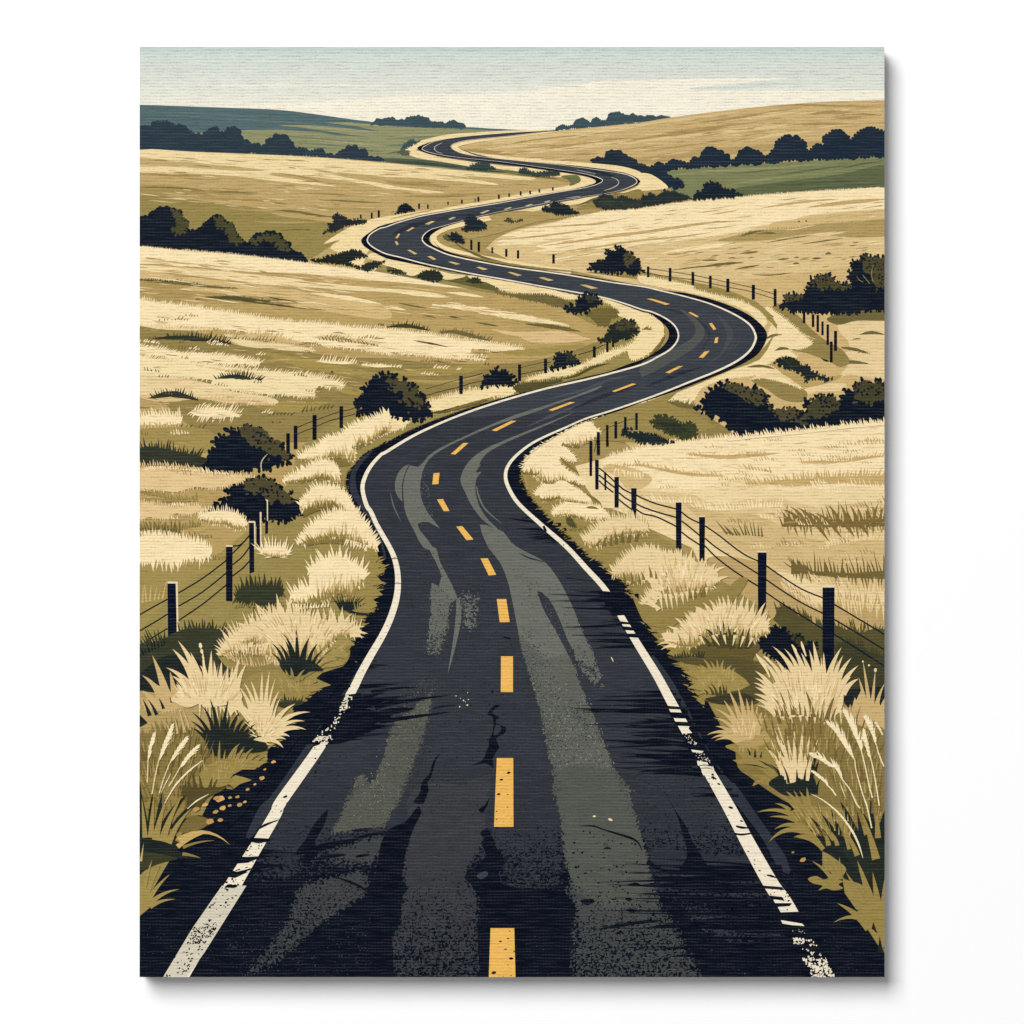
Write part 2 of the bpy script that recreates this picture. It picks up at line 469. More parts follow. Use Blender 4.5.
def build_body():
    """Stretched canvas over its bars: a box with rounded corners, open weave on the front and the sides."""
    import bmesh
    bm = bmesh.new()
    x0, x1, z0, z1 = (LEFT - 512) * MM, (RIGHT - 512) * MM, (512 - BOTTOM) * MM, (512 - TOP) * MM
    vs = [bm.verts.new((x, y, z)) for y in (-DEPTH, -.0005) for x, z in ((x0, z0), (x1, z0), (x1, z1), (x0, z1))]
    for f in ((0, 1, 2, 3), (4, 7, 6, 5), (0, 4, 5, 1), (1, 5, 6, 2), (2, 6, 7, 3), (3, 7, 4, 0)):
        bm.faces.new([vs[i] for i in f])
    bmesh.ops.recalc_face_normals(bm, faces=bm.faces)
    corner = [e for e in bm.edges if abs(e.verts[0].co.y - e.verts[1].co.y) > .01]
    bmesh.ops.bevel(bm, geom=corner, offset=.0016, segments=3, affect='EDGES', profile=.5)
    me = bpy.data.meshes.new('canvas_body'); bm.to_mesh(me); bm.free()
    me.materials.append(ink((196, 196, 196)))
    o = bpy.data.objects.new('canvas_body', me); COL.objects.link(o); o.parent = root
build_body()

# ------------------------------------------------------------------ sky
p = Part(); p.add(sky_ink(), [[(138, 45), (886, 45), (886, 140), (138, 140)]])
sky = p.link('printed_sky', root)
c = Part()
c.add((238, 231, 211), [smooth(at('A 420,284 700,268 900,254 1000,246 B 60,238 180,232 300,233 420,230 500,226 590,214 660,208 580,200 600,196 800,190 830,182 1023,178 C 100,172 540,168 560,172 430,184 290,196 180,212 300,217 600,216 990,217 990,330 B 600,385 300,370 A 960,350 800,322 620,300'), True)])
c.add((230, 227, 211), band(at('A 300,196 500,200 700,196 B 60,198'), [0, 3, 5, 3, 0]) + band(at('B 260,222 480,226 640,220'), [0, 1.5, 2, 1.5, 0]))
c.add((206, 213, 204), band(at('C 190,211 300,208 420,200 540,190 640,196'), [0.2, 2, 4, 3, 0]) + band(at('B 590,197 700,200 800,204'), [0.2, 1.4, 0.2]) + band(at('C 560,219 760,216 980,210'), [0.1, 1.2, 2]))
c.link('printed_cloud', sky)

# ------------------------------------------------------------------ far hills
p = Part(); p.add((164, 142, 88), at('U 130,150 560,140 900,130 900,985 130,985')); p.link('printed_ground', root)
p = Part()
p.add(SLATE, smooth(at('A 20,275 38,275 200,280 420,288 560,293 660,302 780,318 900,335 960,342 B 0,353 180,362 320,364 420,370 520,375 620,382')) + at('B 620,480 A 20,480'))
p.add((103, 120, 116), streak(at('A 38,300 200,306 420,316 560,322'), .8) + streak(at('A 300,330 480,336 700,350 800,356'), 1) + streak(at('A 140,318 260,322 400,330'), .7))
p.add((74, 93, 97), streak(at('A 60,322 200,326 380,340'), 1.2) + streak(at('A 420,305 560,312 700,326'), .9))
p.link('printed_hill', root)
p = Part()
g1 = at('A 20,470 38,420 250,388 440,376 600,374 760,385 820,396 960,405 900,398 700,368 590,358 700,356 800,362 1000,382 900,360 780,346 880,345 980,354 B 0,358 120,366 320,372 480,381 600,384 560,410 560,530 A 20,530')
p.add((140, 140, 103), g1)
p.add((156, 153, 112), streak(at('A 600,356 700,362 820,372 1000,384'), 1.5) + streak(at('A 790,346 900,352 1023,360'), 1.8) + streak(at('A 700,410 860,425 1023,440'), 2) + streak(at('B 40,400 160,396 300,400'), 1.6))
p.add((112, 122, 98), streak(at('A 440,390 600,398 800,415 960,425'), 1.6) + streak(at('A 640,425 800,436 960,450'), 1.4) + streak(at('B 0,412 100,406 240,398'), 1.6) + streak(at('B 0,440 60,436 150,430'), 2.5) + streak(at('A 640,440 720,446 850,452'), 1.2))
p.add((96, 106, 84), streak(at('B 0,470 80,462 200,470'), 2.5) + streak(at('A 860,452 940,458 1023,462'), 1.2))
p.link('printed_hill', root)
p = Part()
p.add((78, 90, 74), smooth(at('B -20,488 80,490 200,500 320,512 460,520 560,534 560,548 420,545 300,534 160,518 0,507')))
p.add((62, 74, 64), streak(at('B 0,502 100,506 230,518 320,528'), 2.6))
p.link('printed_hedge', root)

def tree_line(s, col, r, hi=None, hicol=None, name='printed_tree_line', n=0, spots=None):
    p = Part(); q = at(s)
    p.add(col, leafy(q, r, lobes=False))
    for h in hi or []: p.add(hicol, leafy(at(h), r * .8, lobes=True))
    return p.link(name, root)
tree_line('B -60,354 -50,345 -35,332 -18,334 0,332 25,326 45,336 75,336 90,324 125,319 150,324 168,332 178,341 200,345 215,341 240,350 258,340 275,337 290,350 305,350 318,362 310,370 240,366 100,360 0,356', SLATE2, 1.1)
tree_line('B 678,374 695,358 712,354 728,360 745,357 760,338 785,328 806,338 818,347 824,332 845,327 862,338 885,336 892,315 920,303 950,313 960,322 985,313 1010,318 C 0,324 30,315 50,324 75,320 100,322 114,328 60,338 0,344 B 860,362', SLATE2, 1.2)
tree_line('A 20,372 45,362 60,357 75,362 90,352 110,348 125,339 150,339 165,352 185,359 205,356 225,372 245,379 255,394 272,389 285,399 300,384 325,372 345,369 360,382 380,379 395,366 420,364 435,379 440,404 455,419 475,424 487,440 510,434 530,444 547,432 547,419 565,409 580,399 610,396 633,404 650,432 657,448 695,449 715,464 740,452 765,459 785,469 810,479 832,476 850,459 880,444 900,441 920,454 943,464 955,484 975,492 990,486 1010,492 1020,500 980,498 830,488 700,477 480,467 300,462 20,452', (46, 59, 69), 1.9)

# ------------------------------------------------------------------ right far hill, green meadow
p = Part()
rh = smooth(at('B 540,396 680,379 860,362 1023,345 C 100,328 250,308 450,285 650,268 800,260 990,255')) + at('C 990,560 60,560 0,545 B 900,520 700,520 400,490 280,450 330,415')
p.add((196, 168, 115), rh)
p.add((211, 186, 133), smooth(at('B 560,400 700,384 860,366 1023,350 C 60,340 250,318 400,300 300,318 200,336 40,352 B 900,388 700,412 500,428 380,424'), True) + [])
p.add((214, 189, 136), streak(at('C 190,352 300,338 460,325 640,300'), 3) + streak(at('C 0,420 180,400 460,370 780,342'), 5.5) + streak(at('B 560,470 760,446 1000,420 C 200,398'), 7) + streak(at('B 400,452 520,440 700,420'), 4) + streak(at('C 795,297 820,295 845,296'), 1.5) + streak(at('C 420,420 540,395 700,380'), 3))
p.add((168, 142, 92), streak(at('C 170,352 330,334 500,308 640,284'), 2.6) + streak(at('B 880,436 C 40,404 240,378 480,340'), 3) + streak(at('C 100,385 260,366 440,345'), 1.6) + streak(at('B 420,448 560,420 760,398 960,380'), 1.6) + streak(at('B 500,470 700,440 900,414 1020,406'), 2) + streak(at('C 0,462 120,446 270,424 380,412'), 1.8) + streak(at('C 500,280 640,276 800,280 980,284'), 2.4) + streak(at('C 640,310 780,306 960,318'), 3) + streak(at('C 560,360 700,350 860,352'), 2.5))
p.add((176, 150, 98), smooth(at('C 0,485 100,468 260,450 420,440 700,420 700,440 400,470 240,480 0,515 B 860,516 700,500 860,490'), True))
p.add((160, 138, 88), streak(at('B 290,445 330,425 420,410 470,410'), 5) + streak(at('B 300,455 400,462 520,476'), 4))
RH = 'B 420,430 700,400 1000,360 C 300,320 600,285 970,268 970,360 700,370 500,390 200,470 0,500 B 700,500 400,470'
p.add((218, 192, 140), wisps(RH, 60, 26, .8, -.09)); p.add((164, 138, 88), wisps(RH, 60, 24, .7, -.09)); p.add((206, 178, 124), wisps(RH, 40, 20, .8, -.08))
p.link('printed_hill', root)
p = Part()
p.add((122, 125, 86), at('C 60,540 200,526 980,480 980,620 600,630 410,645 200,650 120,620'))
p.add((138, 139, 97), streak(at('C 100,560 260,542 520,528 760,506'), 3) + streak(at('C 320,598 520,570 820,540'), 2.6))
p.add((94, 101, 70), smooth(at('C 380,608 600,578 800,552 980,516 980,612 800,618 600,630 420,642 330,640'), True) + streak(at('C 360,551 450,543 560,533'), 1.2) + streak(at('C 545,556 680,536 830,516'), 2) + streak(at('C 800,528 900,508 980,500'), 2))
p.add((82, 91, 66), streak(at('C 520,600 700,588 960,570'), 3) + streak(at('C 600,620 800,600 980,590'), 2))
p.add((120, 128, 82), streak(at('C 480,580 640,560 820,541'), 1.6))
p.link('printed_meadow', root)
tree_line('C -20,518 0,516 30,523 52,511 75,515 110,503 150,498 180,508 210,493 235,488 242,462 265,451 295,450 313,462 326,478 345,478 352,492 375,492 390,463 415,455 430,451 450,458 475,468 490,483 510,478 517,458 533,450 533,428 552,408 580,398 605,408 625,405 645,418 661,436 660,455 680,450 692,438 710,431 724,438 724,408 742,388 765,378 795,381 808,392 828,398 832,418 850,398 875,373 905,373 925,363 950,373 980,380 980,481 800,489 600,499 400,512 200,527 100,532 85,540 105,560 130,570 165,580 160,605 110,602 90,590 50,560 0,545', (34, 45, 58), 2.1)
tree_line('B 820,496 850,486 878,488 880,468 905,458 940,460 955,478 990,490 1008,508 C 0,516 20,520 40,545 0,548 B 960,532 900,520 830,510', HEDGE, 1.3)

# ------------------------------------------------------------------ left far field
p = Part()
p.add((184, 158, 104), smooth(at('A 20,453 38,454 300,464 700,481 1023,505 B 200,526 400,547 620,567 700,582 760,598')) + at('B 760,700 300,740 0,800 A 940,960 500,960 20,900'))
p.add((231, 209, 158), smooth(at('A 20,456 300,466 700,483 1023,508 B 200,529 400,548 600,568 520,575 420,566 300,560 440,590 430,597 300,583 180,574 100,566 0,564 A 960,556 840,546 720,530 800,552 900,572 1023,592 B 60,605 230,624 180,626 60,614 0,610 A 940,590 800,572 600,548 560,556 700,578 830,602 700,592 560,578 440,562 300,552 160,546 20,540'), True, 3))
p.add((188, 162, 108), smooth(at('A 20,486 120,492 240,504 320,514 420,526 540,539 420,538 260,528 120,520 20,514'), True) + streak(at('A 250,512 420,524 540,538'), 1.5) + streak(at('B 180,552 300,566 400,575 520,583'), 2))
p.add((160, 136, 82), smooth(at('A 20,600 160,598 300,612 420,622 520,628 400,634 240,634 120,640 20,640'), True) + streak(at('A 40,550 160,556 320,560'), 3) + streak(at('A 680,628 780,632 900,640'), 1.6) + streak(at('A 260,648 480,656 640,672'), 2.5) + streak(at('B 0,585 120,592 260,604'), 4) + streak(at('A 600,548 700,566 780,586'), 1.5) + streak(at('B 60,640 240,640 420,628'), 3))
p.add((146, 130, 76), smooth(at('A 20,645 200,650 360,668 520,690 600,720 760,740 860,780 700,900 500,900 20,850'), True))
p.add((172, 148, 92), streak(at('A 250,640 420,640 620,668'), 2) + streak(at('A 380,690 560,700 760,716'), 2.5) + streak(at('A 480,740 620,746 800,740'), 2) + streak(at('A 740,690 880,694 1023,700'), 4))
p.add((112, 104, 60), streak(at('A 575,696 660,702 720,712 800,722'), 2.5) + streak(at('A 770,655 900,662 1023,668'), 1.4) + streak(at('A 330,625 420,624 510,630'), 1.2) + streak(at('A 40,604 160,606 300,618'), 1.2) + streak(at('A 600,778 660,774 720,772'), 1.2) + streak(at('A 700,777 712,774 720,778'), 2) + streak(at('A 740,722 800,722 850,728'), 1.2))
L1 = 'A 30,470 300,475 700,495 1000,515 B 300,545 640,580 500,600 100,650 A 900,700 600,690 30,660'
p.add((208, 180, 126), wisps(L1, 60, 24, .8, .07)); p.add((150, 128, 76), wisps(L1, 50, 20, .7, .06)); p.add((232, 210, 160), wisps(L1, 40, 20, .7, .07))
p.link('printed_field', root)
tree_line('A 20,724 40,722 75,724 87,702 105,702 112,687 140,686 165,692 200,704 213,730 234,742 226,772 250,777 280,772 297,747 320,742 332,722 360,718 383,740 408,748 420,777 435,802 455,818 470,832 482,812 505,792 540,788 570,783 600,793 610,813 638,832 642,857 688,872 708,902 600,888 480,878 300,858 100,843 20,838', (25, 31, 41), 1.9,
          ['A 165,694 203,706 214,734 236,746 220,788 182,798 168,772 190,748', 'A 337,728 368,722 388,746 412,752 432,805 456,822 424,838 388,800 382,772 352,770', 'A 484,816 540,790 598,798 632,834 638,858 592,852 572,820 532,816 500,838'], (72, 70, 44))

# ------------------------------------------------------------------ left near field
p = Part()
top2 = smooth(at('A 20,841 38,842 200,856 400,871 560,889 700,906 850,926 1023,947 B 100,966 250,991 420,1018 E 520,12 640,20 800,70'))
p.add((180, 153, 96), top2 + at('E 1020,120 1020,330 400,420 0,700 Q 1024,0 1024,600 700,1024 G 500,900 0,1020 U 130,900 130,250'))
p.add(CREAM, feather(top2[:70], 2.0, 80, .9, 1.5) + [smooth(at('A 20,843 200,858 400,873 560,891 700,908 850,928 1023,949 B 100,968 250,993 400,1018 340,1012 200,1000 60,986 A 960,976 820,962 680,950 540,946 420,938 300,926 200,920 120,912 20,905'), True)])
p.add((232, 209, 158), [smooth(at('A 20,915 140,922 300,934 460,950 640,968 760,985 900,1000 1023,1010 B 140,1020 240,1040 60,1028 A 900,1018 700,1004 480,990 300,964 160,948 20,938'), True)])
p.add((205, 178, 122), streak(at('A 40,900 160,904 300,916'), 1.8) + streak(at('A 330,902 370,900 410,906'), 2) + streak(at('A 610,956 660,962 700,972'), 1.6) + streak(at('A 720,960 860,968 1000,984'), 2.6) + streak(at('B 20,1000 120,1010 260,1030'), 1.6))
# wheat bands sweeping down to the right
p.add((206, 178, 122), [smooth(at('A 20,940 200,960 420,985 640,1010 D 700,0 860,25 1023,60 1023,110 760,75 500,50 300,40 160,30 20,10'), True)])
p.add((170, 145, 88), [smooth(at('A 20,975 120,985 260,1000 D 200,-10 380,6 560,22 700,40 600,52 420,46 300,40 140,40 20,34'), True)])
p.add(BARK, streak(at('D 265,28 340,22 430,26 520,36 600,40'), 6.5, 3, 60) + streak(at('D 440,36 520,44 640,58 790,74'), 2) + streak(at('D 550,20 610,32 680,42'), 2) + streak(at('A 30,975 150,985 300,1000'), 3, 3, 70) + streak(at('D 575,66 600,70'), 1.2))
p.add(MOSS, streak(at('A 100,985 200,990 330,1004 430,1010'), 2.5, 2, 60))
p.add((238, 217, 168), streak(at('D 720,4 860,22 1023,52'), 4) + streak(at('E 30,0 100,8 200,18 260,20'), 2.5) + streak(at('E 185,48 290,60 400,76 560,105 730,132'), 11, 4, 35) + streak(at('E -20,58 40,66 90,74'), 5) + streak(at('E 240,2 310,8 400,22'), 3))
p.add(CREAM, mass('D 20,36 120,45 240,60 360,78 460,92 560,110 660,122 780,128 880,142 960,150 E 0,150 90,160 200,175 280,190 400,205 480,215 550,232 500,238 400,230 300,222 200,200 120,195 180,210 300,240 400,268 340,268 200,258 80,246 0,245 D 940,230 820,218 700,200 640,188 560,170 460,158 400,150 300,140 200,135 100,135 20,128', 4.2, 65, 1.5, 1.8, .25))
p.add((228, 205, 155), mass('D 380,170 480,196 560,205 640,212 740,234 640,236 540,230 440,212', 3, 60, 1.3, 2) + streak(at('D 40,136 160,148 330,150'), 3, 4, 60))
p.add((204, 176, 122), streak(at('D 410,180 500,176 570,185 680,205'), 8, 6, 65) + feather(at('D 60,150 160,156 300,160'), 4, 65, 1.1, 3) + streak(at('D 740,182 860,192 980,212'), 4, 4, 60))
p.add(MOSS, feather(at('D 760,188 880,198 990,214'), 4, 120, 1.2, 3.2) + feather(at('D 420,186 500,190 580,192'), 5, 60, 1.0, 3.5) + feather(at('D 120,112 200,108'), 2, 60, 1, 4))
p.add(OLIVE, [smooth(at('D 20,140 120,150 260,160 400,205 520,225 700,240 860,262 1023,265 E 200,285 500,285 700,250 850,200 E 850,260 600,330 180,420 0,500 D 880,500 700,600 300,560 120,420 20,230'), True)] )
p.add((160, 140, 78), streak(at('D 520,240 760,300 1000,330'), 16) + streak(at('D 700,330 900,400 1000,380'), 14) + streak(at('E 0,320 200,320 460,290'), 14) + streak(at('D 420,420 620,460 800,440'), 18) + streak(at('E 440,240 600,240 800,210'), 12))
p.add((168, 146, 86), streak(at('D 420,300 640,270 1000,300'), 5) + streak(at('E 60,350 240,360 400,330'), 6))
p.add(SAND, [smooth(at('E 540,180 650,180 760,178 820,190 700,205 600,205'), True)] + streak(at('E 420,150 540,170 700,165 800,185'), 10))
p.add(CREAM, mass('D 20,220 90,225 170,240 240,250 360,258 480,275 520,285 420,285 300,280 180,268 90,250 20,248', 6, 38, 1.6, 2, .2) + mass('D 245,250 330,252 420,268 510,285 400,285 300,275', 5, 42, 1.5, 2.2, .2))
p.add((236, 215, 166), mass('D 20,262 150,275 300,290 440,310 560,320 680,330 780,345 860,375 780,378 660,365 560,362 480,350 520,380 620,395 740,412 660,416 520,405 400,390 320,375 340,355 200,340 20,335', 6, 45, 1.6, 2, .2))
p.add((226, 202, 152), [smooth(at('D 20,335 200,345 330,370 420,400 560,420 590,445 480,438 360,430 220,425 100,415 20,405'), True)])
p.add(SAND, streak(at('D 20,415 140,430 280,420'), 9, 4, 70) + streak(at('D 290,425 420,440 580,450'), 6, 5, 60) + streak(at('D 300,300 420,320 560,340'), 2) + streak(at('D 60,350 200,352 300,345'), 2))
p.add(CREAM, feather(at('D 760,272 830,280 910,282'), 8, 60, 1.5, 3) + streak(at('D 740,276 830,282 915,284'), 3) + feather(at('D 930,290 990,292 E 60,298'), 6, 45, 1.5, 3.2) + streak(at('D 925,292 990,295 E 40,298'), 3) + feather(at('E 195,300 230,302 252,304'), 5, 45, 1.6, 3) + feather(at('E 285,310 300,308'), 4, 50, 1.2, 2))
p.add(CREAM, mass('D 40,520 60,495 150,492 205,505 190,516 130,520 60,520', 9, 100, 2.0, 2.6, .2, all_round=True) + mass('D 245,480 300,470 370,470 440,495 360,500 280,498', 9, 55, 1.7, 2.2, .15))
p.add(SAND, feather(at('D 40,530 120,535 200,530'), 6, 265, 1.3, 3))
p.add(PINE, streak(at('D 80,188 180,182 270,188 360,198 415,210'), 8) + feather(at('D 150,186 230,180 320,184 400,206'), 6.5, (110, 55), 1.5, 2.6) + streak(at('D 350,345 420,338 500,352'), 8) + feather(at('D 345,345 390,335 440,332 530,352'), 7, (130, 40), 1.7, 2.4) + streak(at('D 75,425 160,408 230,420 285,436'), 10) + feather(at('D 90,420 150,405 200,402 270,430'), 6, (125, 60), 1.6, 2.6))
p.add(BARK, feather(at('D 60,310 90,314 120,318'), 3, 110, 1.1, 3.5) + feather(at('D 690,478 740,470 810,462'), 8, 65, 1.2, 4.2, jit=18) + feather(at('D 560,490 610,488 660,492'), 4.5, 45, 1.2, 3.6) + feather(at('D 180,548 220,550 290,552'), 7, 58, 1.5, 4.5) + [disc(*at('D 808,320')[0], 1.6, 1), disc(*at('D 570,520')[0], .9), disc(*at('D 600,520')[0], .9)])
p.add((58, 58, 36), streak(at('E 0,140 80,135 150,148 180,156'), 6) + feather(at('E 10,140 80,130 180,152'), 4.5, (100, 60), 1.4, 2.6) + feather(at('D 995,130 1023,132'), 3.4, 80, 1.2, 2.4))
p.add(MOSS, streak(at('E 210,160 280,160 360,180 420,195'), 4) + feather(at('E 220,162 290,160 420,195'), 5, (100, 50), 1.4, 2.6) + streak(at('E 50,44 100,54 170,66'), 1.6) + streak(at('E 150,94 180,98 210,104'), 1.4) + streak(at('E 250,97 280,102 305,108'), 2) + streak(at('E 360,122 400,128 455,138'), 1.8) + streak(at('E 560,128 660,138 780,158'), 4, 2, 60))
p.add(BARK, streak(at('E 110,194 180,206 260,222'), 1.8) + streak(at('E 255,98 305,108'), 1.2))
p.add((158, 138, 80), [smooth(at('G 20,60 200,80 330,40 500,-80 620,-40 600,260 420,330 200,340 20,340'), True)] + [smooth(at('D 20,560 200,540 330,560 300,640 20,640'), True)] + feather(at('G 40,75 160,90 300,60'), 6, 85, 1.6, 2.4))
L2UP = 'A 30,880 300,900 700,950 1000,990 D 700,40 900,60 E 300,40 700,110 500,130 0,90 D 500,60 30,20'
p.add((222, 192, 140), wisps(L2UP, 60, 26, 1.0, .11)); p.add((176, 148, 94), wisps(L2UP, 60, 22, .8, .11)); p.add(CREAM, wisps(L2UP, 34, 20, .9, .11))
L2MID = 'D 30,60 400,120 900,170 E 400,230 600,280 200,330 D 800,430 400,520 30,520'
p.add((204, 174, 118), wisps(L2MID, 70, 16, .8, .09)); p.add((126, 108, 60), wisps(L2MID, 60, 14, .7, .08)); p.add(CREAM, rows(L2MID, 22, (3, 9), 4.6, 48, 1.5, 2.6, .08)); p.add((150, 128, 74), rows(L2MID, 22, (3, 8), 4.2, 60, 1.2, 2.8, .06)); p.add(MOSS, rows(L2MID, 10, (2, 6), 4.0, 70, 1.2, 3.0, .04))
L2LOW = 'D 30,540 230,560 250,700 420,740 300,880 260,1000 G 330,60 30,90'
p.add((128, 110, 62), rows(L2LOW, 16, (4, 9), 6, 95, 1.6, 3.0)); p.add(CREAM, rows(L2LOW, 14, (4, 9), 6, 100, 1.6, 2.8)); p.add((196, 166, 110), wisps(L2LOW, 26, 14, .8, .02))
p.link('printed_field', root)
# ------------------------------------------------------------------ right upper field
p = Part()
top3 = smooth(at('B 400,850 440,812 500,782 560,765 640,748 700,737 830,706 1023,686 C 200,659 410,641 600,626 800,614 990,606'))
p.add((214, 187, 134), top3 + at('C 990,1024 F 990,140 700,120 400,20 0,-20 B 800,950 500,900'))
p.add(CREAM, feather(top3[20:], 1.8, 100, .9, 1.5) + [smooth(at('B 560,772 700,740 830,709 1023,690 C 200,662 410,644 600,629 800,617 990,609 990,690 880,697 740,708 640,722 590,742 480,758 380,775 260,790 160,810 60,826 0,832 B 960,842 840,850 700,855 600,842 660,826 760,808 700,808 560,820 440,824 520,800 460,800'), True, 3)])
p.add((237, 216, 168), streak(at('C 20,830 160,810 300,790 460,770'), 4) + streak(at('C 80,868 200,850 300,838 400,828'), 4, 2, 60) + streak(at('B 570,865 700,852 860,844 1000,850'), 4) + streak(at('B 430,838 520,826 660,818'), 4) + streak(at('C 880,690 930,684 980,678'), 4) + streak(at('B 640,900 760,880 900,870'), 2))
p.add((192, 163, 108), streak(at('C 470,690 560,675 680,660 790,652'), 2.4) + streak(at('C 660,686 780,670 880,660 980,652'), 4) + streak(at('C 270,714 330,706 396,694'), 1.5) + streak(at('B 620,840 760,822 900,800 1023,786 C 120,768 260,748 420,738'), 3.2) + streak(at('B 560,768 700,760 840,750 980,726'), 1.6) + streak(at('B 430,815 560,806 700,790 840,772'), 1.8) + streak(at('B 640,868 800,850 1000,820 C 180,800 300,780'), 2.2) + streak(at('C 80,716 120,712 150,710'), 1) + streak(at('C 240,772 300,768 390,756'), 1.4))
p.add((206, 178, 124), smooth(at('C 520,748 620,732 760,714 990,694 990,760 860,770 700,780 560,800 420,815 500,780'), True))
p.add(OCHRE, [smooth(at('C 300,818 400,792 480,776 560,776 640,766 740,750 860,742 990,735 990,795 860,806 760,798 700,790 600,800 500,816 400,822'), True)] + feather(at('C 390,795 500,775 640,764 780,748 970,738'), 2.6, (90, 80), 1.2, 2))
p.add((214, 186, 132), streak(at('C 500,826 600,806 740,786'), 2.5) + streak(at('C 640,834 740,816 820,800'), 1.5))
p.add(MOSS, streak(at('C 395,800 450,786 540,790'), 3.5, 2, 80) + streak(at('C 500,826 580,812 680,796'), 1.2) + streak(at('C 640,832 740,818 810,808'), 1.2) + streak(at('C 390,870 430,866 476,862'), 2.2) + streak(at('C 240,898 270,896 310,898'), 1.8) + streak(at('C 230,925 320,912 420,904'), 2.6) + streak(at('C 120,936 200,926 300,916'), 1.4) + streak(at('C 370,934 420,924 474,916'), 1.6) + streak(at('C 540,894 570,892 596,888'), 1.8) + streak(at('C 604,911 618,909 630,910'), 2) + streak(at('C 608,886 618,885 628,885'), 1.4) + streak(at('C 680,890 700,889 720,888'), 2.2) + streak(at('C 733,873 746,869 758,873'), 2.5) + [disc(*at('C 628,742')[0], 1), disc(*at('C 657,740')[0], 1)] + streak(at('C 440,954 520,956 610,946'), 1.4) + streak(at('C 345,890 360,887 375,888'), 1.2))
R1 = 'B 420,830 600,770 1000,700 C 400,660 970,625 970,850 800,900 600,960 300,930 60,920 B 900,930 600,900'
p.add((234, 212, 162), wisps(R1, 50, 24, .9, -.12)); p.add((184, 154, 100), wisps(R1, 70, 20, .7, -.12)); p.add((140, 120, 74), wisps('C 100,870 500,820 960,780 960,860 700,930 300,930', 26, 12, .8, -.1))
p.link('printed_field', root)

# ------------------------------------------------------------------ ground right of the big bend, lower right field
p = Part()
p.add((203, 174, 118), at('C 0,1000 400,980 990,900 F 990,640 0,660 E 800,470 960,400 F 400,150'))
p.add((224, 199, 148), [smooth(at('F 790,120 880,112 990,118 990,330 900,340 830,330 780,345 820,300 840,270 800,250 830,230 820,190 790,160'), True)] + [smooth(at('F 700,360 780,365 820,370 790,395 700,400 640,415 600,420 640,395'), True)])
p.add(MOSS, [smooth(at('F 740,105 800,80 850,62 990,70 990,112 860,115 800,130 760,125'), True)] + streak(at('F 800,220 850,228 912,244'), 4, 3, 200) + streak(at('F 780,285 840,280 916,288'), 3.5) + streak(at('F 870,170 920,162 980,172'), 3) + streak(at('F 840,190 860,187 880,188'), 1.4))
p.add(OLIVE, [smooth(at('F 540,45 620,90 680,150 730,190 800,230 830,280 790,300 740,270 700,260 660,245 600,232 640,215 660,200 612,190 650,180 700,190 640,165 600,150 560,110 520,80'), True)])
p.add((182, 155, 98), [smooth(at('F 420,300 500,285 560,290 640,300 720,340 800,330 760,360 640,390 600,420 560,390 520,340 440,330'), True)])
p.add(OLIVE, [smooth(at('F 430,345 480,330 560,345 600,370 660,400 640,440 560,430 500,390 460,370'), True)] + [smooth(at('F 110,430 160,440 220,470 300,520 360,560 380,590 240,600 160,600 120,560 160,500 90,470'), True)])
p.add((236, 213, 162), mass('F 500,60 560,100 610,140 640,170 680,205 640,225 590,232 620,262 560,255 500,290 420,310 400,300 440,270 480,230 500,190 510,150 520,120 500,90', 2.5, 30, 1.2, 2, .5) + mass('F 0,440 60,430 140,400 220,370 300,340 380,305 450,290 520,300 560,330 590,350 640,385 560,360 490,345 430,350 470,330 400,340 320,350 240,385 210,430 180,450 140,430 100,450 60,440 20,470', 2.2, 120, 1.2, 2.2, .4))
p.add((226, 200, 148), streak(at('F 430,350 520,330 580,345 640,395'), 4) + streak(at('F 0,480 80,460 160,500'), 9, 5, 70))
p.add(MOSS, streak(at('F 490,190 520,175 560,170'), 3, 2, 60) + streak(at('F 20,440 100,445 200,460 260,480'), 8, 5, 70) + streak(at('F 420,300 480,296 540,310'), 3) + streak(at('F 480,95 500,90 530,100'), 3) + streak(at('F 530,235 560,225 600,230'), 3))
p.link('printed_field', root)

p = Part()
r3 = at('U 560,470 R 620,330 720,300 880,250 1024,230 F 60,620 160,600 260,588 360,578 480,566 600,556 720,542 860,526 990,516 I 990,560 600,560 300,200 200,0 R 700,700')
p.add((231, 207, 157), r3)
p.add(CREAM, mass('F 0,625 80,612 160,602 260,590 360,580 480,568 600,556 720,542 860,526 990,518 990,720 900,730 800,740 600,760 400,740 300,770 160,790 60,780 -60,700 R 800,380 740,330 800,290 900,260', 5, 108, 1.5, 1.9, .25))
p.add((218, 191, 138), [smooth(at('F -40,800 80,800 200,810 300,850 420,830 560,830 700,860 800,850 990,860 I 990,120 700,120 420,60 280,-20 F 100,900'), True)])
p.add((207, 179, 125), [smooth(at('F 160,840 300,880 480,900 640,980 800,1000 990,990 I 990,160 760,160 560,80 400,10'), True)] + [smooth(at('R 720,340 760,350 860,370 980,400 1024,420 1090,470 1024,540 900,560 800,450 700,400'), True)])
p.add(CREAM, mass('R 690,360 740,300 800,290 880,270 960,250 1024,240 1024,300 960,320 940,360 860,340 800,330 720,360', 4, 110, 1.6, 2, .3) + feather(at('R 800,395 900,420 1024,430'), 6, 265, 1.6, 3))
